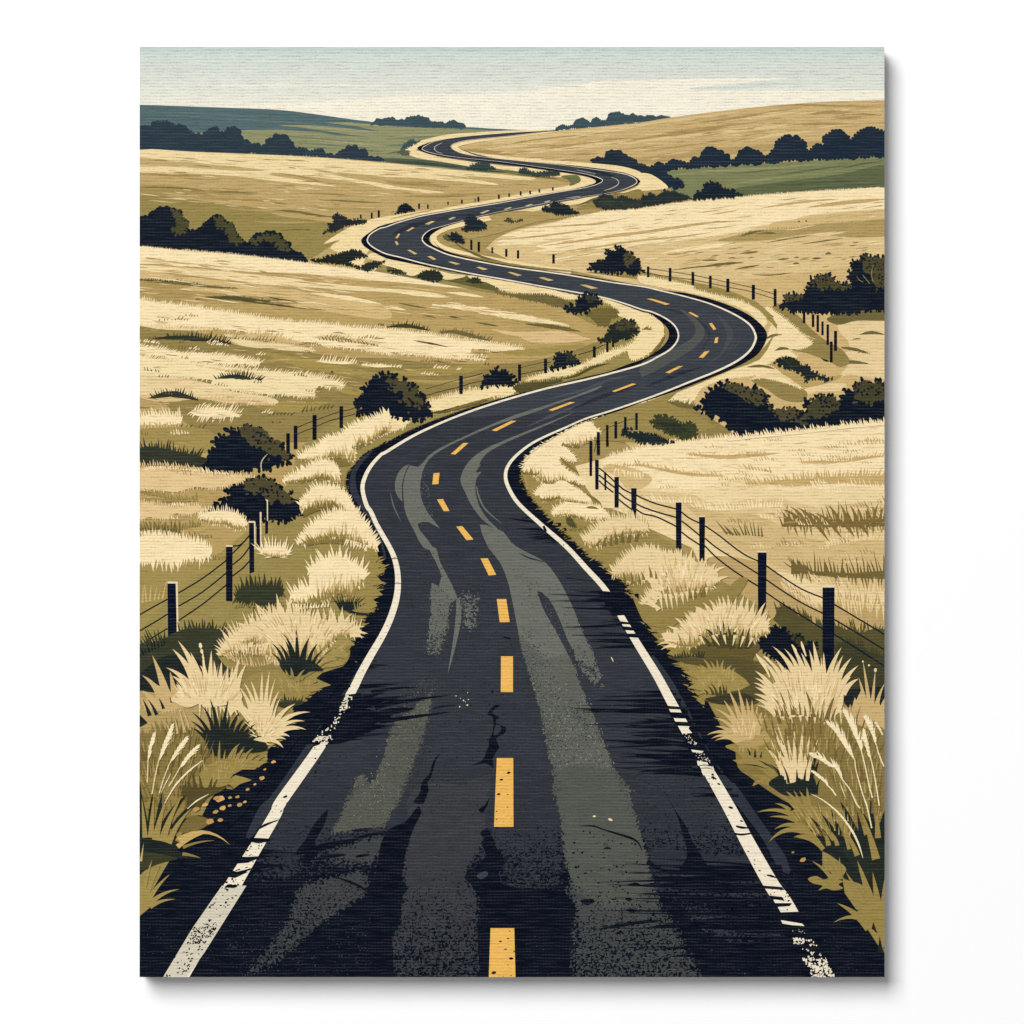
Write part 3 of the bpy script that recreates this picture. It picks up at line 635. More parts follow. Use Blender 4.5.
p.add((196, 166, 108), feather(at('R 790,380 860,370 960,360 1020,365'), 6, 70, 1.4, 2.6) + streak(at('F 180,645 260,656 340,660 420,655 550,645'), 4) + feather(at('F 190,650 300,660 420,655 500,645'), 5, (125, 60), 1.4, 2.6) + streak(at('F 620,680 720,680 840,670 970,655'), 4) + feather(at('F 640,682 760,680 860,668 970,654'), 6, (120, 55), 1.4, 2.7) + streak(at('F -20,690 80,710 200,730 340,735'), 5) + feather(at('F -20,690 80,710 200,732 330,735'), 6, 118, 1.5, 2.7) + feather(at('F 420,705 480,712 520,720'), 6, 122, 1.5, 3) + feather(at('F 790,605 860,608 970,602'), 5, 110, 1.1, 4) + feather(at('F 590,632 650,634'), 3, 90, 1.2, 3) + [smooth(at('F 480,765 560,752 660,748 780,738 880,738 980,733 980,772 880,770 800,765 700,772 600,776'), True)] + feather(at('F 420,765 520,765 640,750 800,738 975,735'), 9, (128, 70), 1.8, 2.6))
p.add(CREAM, feather(at('F 500,790 620,790 740,782 860,775 975,785'), 7, (125, 100), 1.5, 2.6) + feather(at('F 740,800 770,800 800,802'), 10, 105, 1.5, 2.6) + feather(at('F 30,830 120,840 200,838'), 8, (130, 100), 1.5, 3) + feather(at('F 210,860 320,870 440,860 560,855'), 10, (125, 80), 1.6, 2.8) + feather(at('F 480,900 520,905 560,880'), 8, (110, 70), 1.2, 3.5))
p.add(MOSS, feather(at('F 340,965 380,970 420,968 490,975'), 14, (128, 95), 1.6, 3.2, lj=.35))
p.add((120, 100, 56), mass('F 560,928 700,925 780,918 860,916 980,908 980,934 900,940 800,942 700,940', 15, 98, 2.1, 3.3, .2, bend=10) + feather(at('F 600,930 680,930 800,925'), 15, (140, 110), 1.7, 3.2))
p.add((231, 207, 157), feather(at('F 740,1010 820,1000 900,985 980,990'), 13, (115, 70), 1.7, 2.8) + feather(at('F 580,1015 640,1015'), 10, (115, 85), 1.4, 4))
p.add((112, 96, 54), mass('I 600,92 720,94 840,100 980,92 980,122 860,120 740,114', 15, 98, 2.1, 3.3, .2, bend=10) + feather(at('I 600,80 680,88'), 14, (140, 120), 1.6, 3.5))
p.add((226, 201, 150), feather(at('I 700,140 800,165 900,175 980,180'), 13, (125, 85), 1.8, 2.8) + feather(at('I 680,120 720,130'), 8, 125, 1.5, 3))
p.add((186, 158, 104), [smooth(at('I 480,60 560,130 640,200 720,240 800,200 900,230 990,240 990,420 700,420 560,300 300,200 260,40'), True)])
p.add((84, 78, 46), [smooth(at('I 560,230 640,260 720,320 780,310 840,340 900,330 990,350 990,640 700,640 400,460 460,330 520,290'), True)] + feather(at('I 560,240 640,275 720,320 820,330 960,350'), 12, (120, 80), 2.2, 2.8))
p.add((192, 164, 108), feather(at('I 760,300 840,330 920,370 975,400'), 15, (115, 75), 1.8, 3.8) + feather(at('I 600,260 680,300 720,330'), 12, 110, 1.5, 4))
R3 = 'F 20,640 300,610 700,560 970,535 970,760 700,770 300,800 60,790'
p.add((214, 186, 132), wisps(R3, 60, 16, .7, -.02)); p.add((190, 160, 104), rows(R3, 22, (3, 9), 4.4, 115, 1.2, 2.8, -.02)); p.add((244, 224, 180), rows(R3, 18, (4, 9), 4.6, 110, 1.3, 2.6))
R3B = 'F 200,860 600,880 970,830 970,1000 I 970,60 700,60 500,20 300,-20 F 400,960'
p.add((188, 158, 104), wisps(R3B, 60, 14, .7, .02)); p.add((232, 206, 154), rows(R3B, 18, (4, 9), 6, 112, 1.4, 3.0)); p.add((168, 140, 86), rows(R3B, 14, (3, 7), 6.5, 118, 1.4, 3.2))
p.add((124, 104, 58), arcs('F', '620,905>560,870,16 650,920>590,858,18 690,930>620,862,20 720,935>660,880,18 760,935>690,885,18 790,935>740,850,20 820,930>790,845,20 860,930>830,850,20 880,930>862,860,18 900,930>905,855,18 925,930>945,845,20 950,930>965,860,18 700,930>750,1000,18,0 760,930>800,985,18,0 820,935>850,980,18,0 880,935>905,975,18,0'))
p.add((190, 160, 106), feather(at('I 540,120 640,205 720,245 800,205 900,232 990,242'), 12, (120, 85), 1.9, 2.8))
p.add((224, 198, 146), feather(at('I 700,175 800,205 900,225 980,235'), 13, (285, 262), 2.0, 3.2) + feather(at('I 560,140 640,200 700,225'), 9, 290, 1.7, 3.4))
p.add((84, 78, 46), feather(at('I 540,250 640,285 720,330 800,345 900,352 985,365'), 13, (122, 84), 2.4, 2.6))
p.link('printed_field', root)

# ------------------------------------------------------------------ verges
p = Part()      # verge and slope between the far bends
p.add((236, 212, 160), band('B 640,377 560,383 480,388 350,398 250,408 180,422 120,440 90,456 130,474 240,492 380,515 520,532 620,548 740,553 820,570 830,585 780,600 700,618 560,642 430,668 280,694 130,724 20,748 A 1000,765 930,795 840,860 900,905 960,925 B 60,905', [.6, 4.5] + [7.0] * 14))
p.add((236, 212, 160), smooth(at('A 774,832 830,792 900,755 960,735 1023,722 B 100,706 280,676 430,650 560,626 700,604 800,580 820,570 760,548 700,545 720,558 780,565 770,590 740,600 640,612 500,636 400,656 280,676 150,700 0,740 A 1010,800 940,880 1000,900 1023,905 1023,880 960,870 920,920 880,880 800,850 840,815'), True, 3))
p.add((236, 212, 160), band('B 700,380 620,388 540,394 420,406 320,420 270,440 290,462 350,478 480,494 600,505 720,514 830,522 940,534 1010,555 C 0,580 -10,610 B 940,640 840,650 700,668 560,695 420,724 300,750 230,770 190,800 210,840 300,872 440,900 600,928 740,946', [.4, 2.5, 5] + [6.5] * 20))
p.add((236, 212, 160), smooth(at('B 800,518 900,525 1000,545 C 40,555 105,605 60,615 0,620 B 960,620 1020,600 1030,570 960,548 860,538'), True))
p.add(OCHRE, streak(at('B 400,720 520,705 640,712 740,700'), 6) + smooth(at('B 420,715 540,698 640,705 780,670 850,680 840,705 720,725 600,745 480,780 400,800 330,810 300,790 360,760 420,740'), True))
p.add(MOSS, streak(at('B 760,680 830,655 900,640 1020,625'), 6) + streak(at('B 320,810 280,830 400,890 560,925 760,940'), 3))
p.add(OLIVE, smooth(at('B 860,652 960,625 1020,615 1020,680 840,690 760,690'), True) + streak(at('B 190,820 240,862 400,898 560,925 780,945'), 3.4) + streak(at('B 60,738 200,710 420,672 600,642'), 2))
p.add((110, 110, 70), smooth(at('B 700,560 760,556 778,572 762,590 735,600 738,585 720,570'), True) + streak(at('B 380,528 480,540 600,560 690,572'), 5))
p.link('printed_verge', root)

p = Part()      # left bank below the field: rim of the middle bend down to the near left corner
p.add((150, 134, 78), smooth(at('A 980,940 1010,900 B 40,880 100,900 240,925 400,955 520,985 640,1005 700,1020 E 880,20 1000,80 1023,100 F 70,120 90,170 50,240 0,280 E 900,310 760,350 640,380 480,420 300,480 180,520 60,575 P 1024,330 860,440 760,540 700,620 700,730 780,900 880,1024 Q 960,120 1000,340 930,640 860,700 800,900 G 880,430 800,550 700,600 560,780 500,900 380,1000 J 300,230 200,330 60,560 0,660 -20,0 G 0,380 G 300,100 480,60 P 100,1024 0,900 260,640 280,470 400,300 640,150 E -100,500 100,520 160,470 300,405 380,385 530,370 660,320 760,290 830,240 900,200 1000,170 900,130 830,130 720,70 560,20 400,0'), False, 2))
p.add((98, 92, 54), smooth(at('B 0,930 80,905 200,935 340,965 480,1000 440,1020 330,1000 220,975 100,965'), True))
p.add((236, 212, 160), smooth(at('B 20,890 100,905 180,930 260,950 320,960 240,975 160,945 100,960 40,930 -20,910'), True) + [smooth(at('B 330,958 420,968 480,985 440,1000 400,985 350,975'), True)])
p.add(MOSS, mass('E 440,0 520,12 600,5 660,12 720,35 740,52 700,60 640,45 560,28 500,15', 3, 90, 1.5, 2.2))
p.add((110, 98, 54), mass('E 800,90 830,72 880,66 940,78 930,95 900,110 890,132 850,132 820,105', 3, 70, 1.6, 2))
p.add((236, 212, 160), mass('B 440,1000 480,985 540,975 580,985 610,1000 680,1010 760,1020 800,1028 E 700,0 780,10 740,30 640,5 500,0', 3, 80, 1.4, 1.9, .4) + mass('E 862,28 940,50 1010,75 F 60,110 88,150 70,200 20,250 -40,270 E 960,235 900,262 850,285 790,300 740,330 660,340 560,355 640,325 720,305 800,285 860,250 960,220 1000,190 1020,150 1000,120 930,95 940,75', 3.4, 110, 1.5, 2.0, .35) + mass('E 160,470 175,445 230,425 300,405 380,390 450,378 505,385 515,400 480,420 440,415 380,432 300,455 250,470', 5, 100, 1.7, 2.0, .3) + mass('E -20,510 0,490 30,485 70,505 95,515 60,545 0,560 -40,570', 4, 85, 1.6, 2, .4))
p.add(BARK, mass('E 510,380 560,365 640,360 700,350 690,372 620,390 540,405', 3, 80, 1.5, 2.2) + streak(at('E 160,485 230,478 300,460 420,430'), 4) + streak(at('E 690,350 760,335 830,300 900,285'), 3))
p.add((124, 106, 58), streak(at('F 0,150 20,148 40,152'), 3, 3, 60) + streak(at('F 30,255 70,210 98,165'), 3) + streak(at('E 560,400 640,385 760,345'), 3) + streak(at('E 240,478 330,450 430,420'), 3))
p.link('printed_verge', root)

p = Part()      # right bank: rim of the big bend, then the near right verge
p.add((150, 132, 76), smooth(at('C 0,940 B 800,945 C 100,985 200,1010 F 200,0 330,20 420,55 480,90 540,150 520,180 470,240 400,290 300,330 180,380 60,425 0,445 E 940,470 800,520 700,570 600,630 560,700 570,780 640,880 740,980 H 860,50 940,130 1000,230 I 20,300 100,420 200,550 300,700 400,850 L 440,100 540,200 640,290 760,440 860,600 980,720 990,0 I 990,500 700,440 500,260 320,130 R 900,760 700,700 560,540 440,300 360,180 700,160 1024,180 F 300,540 100,440 220,370 360,310 470,270 520,190 540,130 460,40 300,-20'), False, 2))
p.add((236, 213, 162), mass('C -10,960 80,975 200,1000 F 200,-12 300,15 400,40 470,78 500,120 480,140 440,90 360,50 280,25 180,0 80,-18 0,-35', 2.4, 95, 1.3, 1.9, .3))
p.add(CREAM, mass('R 400,60 460,30 540,15 600,20 640,60 680,100 620,150 540,190 470,200 380,190 420,240 470,290 480,330 420,310 360,290 340,330 400,390 470,440 540,480 560,510 500,520 440,500 360,470 300,500 240,500 190,470 140,430 60,400 40,370 90,290 160,210 260,150 340,110', 3.6, 200, 1.6, 1.9, .75) + mass('R 150,590 180,550 220,520 320,510 430,530 500,560 600,640 560,660 460,650 380,640 340,620 270,640 220,650 190,610', 3.6, 120, 1.6, 2.0, .4) + mass('R 290,750 310,710 370,680 430,660 520,680 640,690 700,720 740,770 680,790 600,800 540,790 480,770 430,760 380,750 330,760', 4, 115, 1.7, 2.0, .4))
for o in ('R 400,60 460,30 540,15 600,20 640,60 680,100 620,150 540,190 470,200 380,190', 'R 60,400 160,210 340,330 400,390 470,440 540,480 560,510 500,520 440,500 360,470 300,500 240,500 190,470 140,430', 'R 150,590 180,550 220,520 320,510 430,530 500,560 600,640 560,660 460,650 380,640 340,620 270,640 220,650 190,610', 'R 290,750 310,710 370,680 430,660 520,680 640,690 700,720 740,770 680,790 600,800 540,790 480,770 430,760 380,750 330,760'):
    for c, sh in under(o, (((212, 184, 130), .5), ((140, 121, 68), .28)), 100, 1.8, 1.5): p.add(c, sh)
p.add((126, 108, 58), streak(at('R 200,640 280,640 350,625'), 4, 3, 80) + feather(at('R 60,420 130,430 190,425'), 4, 75, 1.5, 2.2) + feather(at('R 220,500 260,495 300,500'), 3, 70, 1.4, 2.2) + feather(at('R 370,200 440,210 520,215'), 4, 80, 1.5, 2.4) + streak(at('R 420,500 470,515 520,540'), 3.5, 3, 60) + streak(at('R 350,290 380,330 440,380 520,440'), 2.5) + feather(at('R 400,770 480,775 540,790'), 4, (85, 105), 1.4, 2.4) + streak(at('R 560,590 640,640 700,690'), 3) + streak(at('R 560,700 620,700 680,720'), 3) + feather(at('R 400,880 500,880 560,850'), 3, 200, 2, 3))
p.add(BARK, mass('R 400,790 440,785 470,830 480,860 420,840', 2, 90, 1.5, 2))
p.link('printed_verge', root)

# ------------------------------------------------------------------ road
LEFT_EDGE = 'B 690,376 620,380 545,384 480,389 350,398 250,410 180,424 130,443 128,452 150,464 200,478 300,492 450,510 600,530 730,549 800,562 835,575 838,586 815,596 750,612 620,634 450,664 300,689 150,714 50,740 -10,756 A 990,765 945,795 925,815 930,832 950,850 1023,888 B 60,902 150,920 300,946 480,980 640,1010 720,1024 E 850,18 950,52 1020,78 F 30,85 75,118 105,150 105,185 85,215 50,243 0,270 E 960,292 900,315 800,340 640,380 500,414 350,458 200,510 80,560 0,603 P 1010,330 940,370 830,430 770,500 710,560 690,640 690,690 730,800 800,910 860,1010 Q 920,130 950,230 1000,320 945,390 970,450 900,560 930,640 860,700 820,800 740,950 G 880,440 850,480 790,550 700,610 640,680 600,770 540,860 460,930 400,985 J 340,200 270,260 180,340 100,470 30,600'
RIGHT_EDGE = 'B 692,379 620,383.5 560,387 480,394 350,404 280,418 250,440 262,462 300,474 420,488 500,496 640,508 740,517 880,534 970,552 1012,575 1012,588 975,608 900,628 800,645 650,668 540,690 420,714 330,735 230,765 180,795 172,818 200,842 280,873 380,896 500,918 700,946 800,960 900,978 C 0,998 80,1016 F 180,5 300,36 400,76 460,115 495,155 497,190 470,240 430,272 350,312 200,372 100,408 0,440 E 920,480 800,515 720,552 640,598 580,640 545,690 540,740 570,810 610,860 650,905 700,950 760,1012 H 800,20 850,60 900,100 950,140 1010,230 I 20,310 75,372 130,430 170,490 200,560 240,620 290,690 330,770 400,860 L 440,90 500,140 560,205 620,270 690,360 740,440 820,540 870,600 940,700 1000,790'
WL = 'B 620,380 480,388 350,399 260,409 200,421 163,436 146,448 150,457 200,472 300,487 450,502 600,522 740,542 810,555 855,569 866,579 850,591 800,606 700,623 600,641 450,669 300,693 150,719 50,746 0,764 A 1000,770 965,790 950,812 955,830 980,850 1023,871 B 60,886 150,910 250,932 350,952 480,975 650,1006 720,1018 E 860,20 950,45 1023,70 F 40,80 90,103 128,132 145,165 140,197 112,230 62,260 0,290 E 900,325 800,350 640,386 500,425 400,456 300,491 200,532 100,580 0,640 D 1005,650 968,690 942,735 930,785 945,850 U 371,512 376,523 381.5,533 387,542.5 391.5,551 395,560 397.5,572 398,585 396.5,598 393,611 388,624 381,638 371,655 361,673 351,693 G 762,790 607,1010 U 276,813 260.3,840 237.3,878 207.4,928 178.5,977 172,988'
WR = 'B 620,385 450,404 330,416 272,430 260,445 288,464 350,479 500,496 640,510 730,520 880,540 960,554 998,572 1000,590 960,610 900,626 800,642 650,667 540,687 420,710 320,735 210,765 178,775 152,795 145,815 158,832 180,845 250,875 350,898 500,925 700,952 900,985 C 0,1002 80,1020 F 180,20 280,50 370,90 430,130 453,170 452,197 430,236 380,276 300,316 200,356 100,396 0,433 E 900,475 800,506 720,541 600,596 530,646 490,692 478,735 490,782 530,846 620,930 720,1017 H 800,80 880,170 950,290 1010,390 I 60,510 130,640 200,760 260,890 L 270,20 350,160 430,310 520,470 570,540 650,690 725,835 745,875'
p = Part()
edge_l, edge_r = smooth(LEFT_EDGE, n=3), smooth(RIGHT_EDGE, n=3)
p.add(INKY, edge_l + at('U 130,925 130,990 900,990') + edge_r[::-1])
road = p.link('printed_road', root)
p = Part()
wl, wr = smooth(WL, n=3), smooth(WR, n=3)
inner_l = [q for q in wl if q[1] < 905] ; inner_r = [q for q in wr if q[1] < 880]
nose = smooth(at('J 560,180 640,150 760,130 900,150 1000,130 K 60,120 180,90 300,150 420,100 520,140 640,110 760,150 900,140 1020,170 L 60,150 140,190 230,150 300,200 345,200'), n=2)
inner_l = [q for q in wl if q[1] < 815]; inner_r = [q for q in wr if q[1] < 816]
p.add(ROAD, inner_l + nose[1:] + inner_r[::-1])
fl, fr = [q for q in wl if q[1] < 418], [q for q in wr if q[1] < 412]
p.add((60, 64, 71), fl + fr[::-1])
p.add((52, 55, 63), streak(at('B 60,880 260,935 520,980 760,1010'), 5) + streak(at('B 20,790 120,750 330,715 560,690'), 4) + streak(at('F 60,60 200,100 270,170 220,250'), 5) + streak(at('E 620,470 800,410 960,360'), 5) + streak(at('M 330,270 480,320 700,350'), 1.6) + streak(at('N 500,450 700,480 860,530'), 2.4))
p.add((48, 52, 61), band('G 960,420 880,570 800,700 700,860 600,1010 J 540,180 470,280', [4, 9, 14, 18, 20, 16, 4]) + band('I 40,430 110,540 180,680 250,830 340,960 L 380,100 500,260 560,380 590,420', [3, 7, 10, 12, 14, 16, 14, 12, 3]) + band('P 900,400 800,500 745,600 750,720 800,820 900,960 Q 960,80 1005,240', [2, 4, 5, 7, 6, 4, 3, 2]))
p.add(ROAD, grain(at('J 600,60 900,20 K 0,0 1000,0 L 250,20 380,250 440,360 500,470 300,480 0,470 K 700,560 420,520 380,560 100,560 -60,500 J 700,470 480,440 500,250'), 7, 1.05, 805, 890, .05, clot=.85), raw=True)
p.link('asphalt', road)
# ------------------------------------------------------------------ wear, cracks, shade patches and paint on the road
def quad(s): return at(s)
p = Part()
p.add(WORN, smooth(at('E 860,374 760,413 640,453 520,490 420,530 350,560 320,575 290,588 220,622 170,655 130,700 90,690 60,708 40,745 36,790 50,822 70,845 80,890 110,950 150,1024 190,1024 140,958 128,925 170,920 216,946 180,900 150,850 136,790 146,720 172,670 222,632 300,592 440,532 560,492 700,442 840,392'), True, 2))
p.add(ROAD, band('E 70,855 66,800 70,750 95,690 150,630 240,575 360,520 480,485', [1.4, 1.2, 1.0, .8, .7, .6, .4, .2]))
p.add(WORN, smooth(at('E 760,478 640,534 540,576 460,612 400,648 372,690 380,690 358,722 384,718 362,745 358,800 375,860 410,912 446,946 430,945 380,905 340,850 316,800 300,765 300,735 322,690 362,650 420,616 500,582 600,542'), True, 2) + band('E 362,775 372,820 400,872 465,928', [.8, 1.8, 1.6, .2]) + band('E 18,805 32,860 60,918', [.4, 1.4, .2]))
p.add(WORN2, smooth(at('F 0,280 80,245 150,215 200,185 215,150 195,110 150,70 180,80 240,130 250,165 230,205 170,250 100,290 0,340'), True, 2))
p.add((70, 74, 78), smooth(at('F 290,80 340,120 365,165 350,210 310,260 240,300 310,250 330,210 340,170 320,125'), True, 2) + band('F 392,180 380,210 350,240', [.4, 1.2, .3]) + band('F 370,185 360,215 335,240', [.3, 1.2, .3]) + streak(at('B 620,1000 760,1030 900,1050'), 3))
p.add((74, 77, 84), streak(at('B 500,700 640,670 800,645'), 2) + streak(at('B 200,480 400,506 560,524'), 1.4) + streak(at('M 560,270 700,320 900,360'), 1.2) + streak(at('N 400,420 560,450 720,480'), 2) + streak(at('E 640,430 780,395 900,350 1000,330'), 3) + streak(at('E 560,540 700,480 840,430'), 3.5))
p.add((44, 48, 58), streak(at('E 740,470 860,420 980,380 1023,370'), 4) + streak(at('B 20,800 100,760 200,740'), 4) + streak(at('B 60,880 240,930 420,965'), 4) + streak(at('N 480,430 620,450 800,500'), 3) + streak(at('F 10,380 140,330 240,300'), 4))
# right wheel track
p.add(WORN, [smooth(at('E 375,930 430,945 470,960 500,1000 H 540,5 600,35 640,60 680,110 715,170 755,255 775,330 770,380 745,400 718,345 692,280 650,200 606,172 640,250 690,340 725,410 735,470 720,520 650,540 600,500 575,470 545,400 522,300 492,150 455,55 410,0'), True, 2)])
p.add((98, 100, 92), grain(at('H 528,330 640,440 735,420 780,540 830,660 870,760 910,860 950,960 K 975,60 1000,200 1000,330 760,420 715,380 690,200 664,0 H 650,860 622,700 590,580 545,430'), 5, 1.25, 690, 880, .62, clot=.55), raw=True)
p.add(WORN, grain(at('H 700,240 750,250 800,350 840,430 885,560 830,560 790,520 745,420'), 4, 1.2, 625, 690, .35, clot=.6), raw=True)
def fade(y0, y1): return lambda x, y: max(0.0, min(1.0, (y - y0) / (y1 - y0)))
p.add(ROAD, specks('H 535,310 570,320 640,420 700,560 800,640 860,740 880,860 760,900 660,880 620,700 560,500', 1500, .4, .85, None) + specks('H 740,360 840,430 890,560 800,560', 130, .3, .8) + band('H 604,172 640,250 700,350 760,470 810,560', [.3, 3.4, 5, 4.4, .6]) + streak(at('H 530,20 580,42 640,56'), 1.8))
p.add((142, 143, 130), specks('H 580,520 700,520 820,600 950,960 K 990,220 720,220 H 660,900', 900, .3, .75))
p.add((112, 113, 104), specks('H 820,440 900,580 1023,900 K 1023,200 H 900,820', 60, .3, .8))
# left wheel track
p.add(WORN, [smooth(at('H 172,0 200,0 216,55 246,112 270,160 285,200 262,215 255,215 240,180 212,152 222,112 196,50'), True, 2)] + band('H 288,200 290,280 272,390 248,500', [3, 6, 3.4, .2]))
p.add(WORN, grain(at('H 178,135 215,150 245,165 262,200 258,260 242,370 215,435 158,435 155,390 172,260'), 4, 1.2, 590, 660, .4, clot=.6) + grain(at('H 285,170 300,160 380,190 370,320 300,330'), 8, .55, clot=.6), raw=True)
p.add((84, 87, 83), specks('H 155,330 240,370 220,430 155,430', 70, .35, .9) + specks('H 280,170 380,180 370,320 290,300', 80, .3, .8) + specks('H 100,510 205,500 200,600 90,600', 60, .3, .8))
p.add((90, 92, 83), grain(at('H 20,700 90,650 190,560 180,680 150,780 118,870 90,940 60,1023 K 30,180 0,240 J 960,250 800,272 820,215 860,120 925,0 G 960,930 1010,820'), 7, 1.15, 680, 840, .95, clot=.6), raw=True)
p.add((136, 136, 120), specks('H 100,580 200,560 160,700 100,900 60,1010 0,1010 G 900,1000 1000,800', 260, .3, .8) + specks('J 900,30 1023,20 1023,180 880,230', 90, .3, .75))
p.add((84, 87, 82), specks('G 1023,760 H 170,590 200,540 60,560 0,680', 170, .35, .9))
# dark worn-through patches and dithered grey towards the bottom edge
nav = (17, 22, 33)
def dens(cx, cy, rx, ry, k=1.0): return lambda x, y: k * max(0, 1.25 - ((x - cx) / rx) ** 2 - ((y - cy) / ry) ** 2)
p.add((66, 68, 69), grain(at('J 1023,262 900,285 790,330 795,380 880,388 960,430 950,510 880,560 760,640 660,740 520,835 420,835 600,640 640,540 700,450 K -60,390 20,280'), 7, .92, 850, 975, .40, clot=.8), raw=True)
p.add((60, 62, 66), grain(at('K 70,120 180,40 300,60 420,30 400,250 380,340 325,430 380,520 374,640 368,870 -50,870 40,620 60,430 90,230'), 6, .95, 845, 985, .42, clot=.85), raw=True)
p.add((52, 55, 62), grain(at('K 425,240 690,230 700,300 720,470 600,500 440,480 465,380'), 8, .8, 825, 905, .32, clot=.8), raw=True)
p.add((86, 89, 81), grain(at('K 660,0 930,0 990,150 1023,240 L 30,360 80,520 90,620 K 1000,660 860,660 760,610 718,430 690,200'), 8, 1.2, 845, 930, .5, clot=.7), raw=True)
p.add((70, 73, 72), grain(at('K 712,400 850,520 1000,520 L 20,400 80,520 150,620 210,740 260,870 -10,870 K 740,870 735,700 722,560'), 12, .8, 880, 985, .5, clot=.85), raw=True)
p.add((50, 53, 60), grain(at('L 20,290 200,320 420,330 520,400 590,470 560,560 420,580 240,560 120,540 40,470'), 9, .95, 850, 925, .3, clot=.8), raw=True)
p.add((50, 53, 60), grain(at('J 560,240 700,250 820,280 800,330 720,400 640,460 520,470 480,420'), 9, .9, 835, 890, .3, clot=.8), raw=True)
p.add((54, 57, 64), grain(at('L 150,540 330,560 560,600 600,700 420,720 300,690 200,640'), 8, .55), raw=True)
p.add((50, 54, 62), specks('K 430,250 690,250 710,500 440,480', 330, .35, .9) + specks('L 20,300 560,330 600,560 60,600', 330, .35, .8) + specks('J 420,430 700,470 640,830 400,830', 220, .3, .7) + specks('L 560,330 640,420 600,470 540,430', 60, .4, .8))
p.add((88, 92, 96), specks('J 60,560 600,560 560,830 40,830', 90, .25, .5) + specks('L 200,560 900,620 900,830 200,830', 110, .25, .5) + specks('K 380,400 700,400 700,830 380,830', 90, .25, .5) + specks('J 400,620 1000,600 1000,830 400,830', 160, .3, .6))
p.add(nav, specks('K 720,230 1010,300 1010,640 740,520', 110, .5, 1.7, None, .6) + specks('J 760,280 960,300 950,520 700,600', 110, .4, 1.3) + specks('H 60,600 480,560 470,1010 100,1010', 40, .4, 1.0) + specks('G 640,800 880,800 800,1010 640,1010', 26, .4, 1.1) + specks('L 0,0 260,20 330,330 0,300', 60, .35, .9))
p.add((226, 212, 170), specks('H 280,560 350,580 330,660 270,660', 9, .5, 1.1) + [disc(*at('K 833,193')[0], 1.5, 1.0), disc(*at('K 897,206')[0], 2.4, 1.2, .4), disc(*at('H 905,445')[0], 3, .5, 1.1)])
def rim(s, w, n): return [d for d in [disc(x + random.gauss(0, w * .4), y + random.gauss(0, w * .2), random.uniform(.35, .8), random.uniform(.3, .6), random.uniform(0, 3), 5, .2) for x, y in [random.choice(resample(smooth(at(s)), 1.0)) for _ in range(n)]]]
p.add(ROAD, rim('H 545,430 590,580 622,700 650,860 672,960 K 675,100', 9, 420) + rim('H 720,640 870,760 910,860 950,960 K 985,160', 6, 160) + rim('H 850,470 800,480 760,450', 5, 60) + rim('H 170,690 118,860 60,1020 K 30,180', 8, 200) + rim('G 1010,820 960,930 J 860,120 820,215', 8, 160))
p.add(WORN2, rim('H 620,560 650,700 680,860', 10, 160) + rim('H 150,690 100,860 50,1000', 10, 140) + rim('H 200,395 170,380', 6, 50) + rim('H 60,620 190,530', 10, 60))
p.add((66, 69, 74), specks('H 100,0 400,0 500,300 640,1000 100,1010 K 100,0 640,0 600,200 100,200', 1500, .3, .65) + specks('H 900,400 1010,450 I 200,980 J 0,0 L 200,0 300,200 50,200 H 980,1000', 200, .3, .65) + specks('L 0,0 240,0 400,330 20,330', 420, .3, .7) + specks('E 100,600 700,450 900,400 800,520 520,640 470,760 520,860 640,1000 H 400,0 100,0', 700, .3, .55))
p.add((38, 42, 51), specks('H 100,0 400,0 500,300 640,1000 100,1010 K 100,0 640,0 600,200 100,200', 1100, .3, .7) + specks('L 0,0 240,0 400,330 20,330', 240, .3, .9) + specks('I 0,450 60,560 240,1000 0,1000', 160, .3, .8))
p.add((124, 125, 114), specks('H 500,30 640,60 740,260 820,440 860,540 780,520 700,420 600,300 520,200', 420, .3, .7) + specks('H 190,140 280,180 260,320 180,360', 150, .3, .7) + specks('E 80,700 150,690 200,900 140,950 90,860', 160, .3, .6))
p.add((74, 77, 75), specks('H 500,60 700,140 840,470 800,480 600,520 520,280', 420, .3, .75) + specks('H 170,150 280,180 250,380 180,380', 160, .3, .8) + specks('H 20,720 160,690 120,900 60,1010 0,1000', 300, .35, .9) + specks('J 850,120 1000,0 1023,220 830,250', 180, .35, .9))
p.link('worn_track', road)

def crack(*passes):
    p = Part()
    for c, sh in passes: p.add(c, sh)
    p.link('crack', road)
crack((nav, [smooth(at('H 435,628 455,632 438,640 424,660 455,676 440,685 440,700 470,712 482,722 468,745 440,760 452,795 440,815 425,845 430,880 400,860 340,870 385,850 400,815 412,790 412,765 425,740 430,700 424,672 404,664'), True, 2)]), (ROAD, [smooth(at('H 440,705 462,720 450,742 430,748'), True, 2)]))
crack((nav, [smooth(at('H 216,822 198,850 188,890 175,915 165,935 170,970 155,1000 150,1022 108,1018 130,990 148,950 160,935 175,900 190,850'), True, 2)] + [smooth(at('K 188,0 178,40 162,60 168,95 150,135 132,140 118,135 138,100 140,62 168,30'), True, 2)]))
crack((nav, [smooth(at('K 130,150 140,180 120,220 95,280 75,350 60,440 90,480 60,520 60,600 20,640 30,835 -60,835 -50,520 -20,300 20,240 70,220 100,190'), True, 2)]))
crack((nav, [smooth(at('K 412,120 405,150 385,180 370,165 395,150'), True, 2), smooth(at('K 405,240 420,265 432,290 440,320 465,345 470,385 450,420 470,470 560,480 700,500 760,560 720,640 560,640 540,835 380,835 375,600 390,520 350,460 320,435 380,375 400,345 385,310 392,280 375,262'), True, 2)]), ((58, 61, 66), [smooth(at('K 375,420 402,412 408,428 380,445 362,432'), True, 2)]))
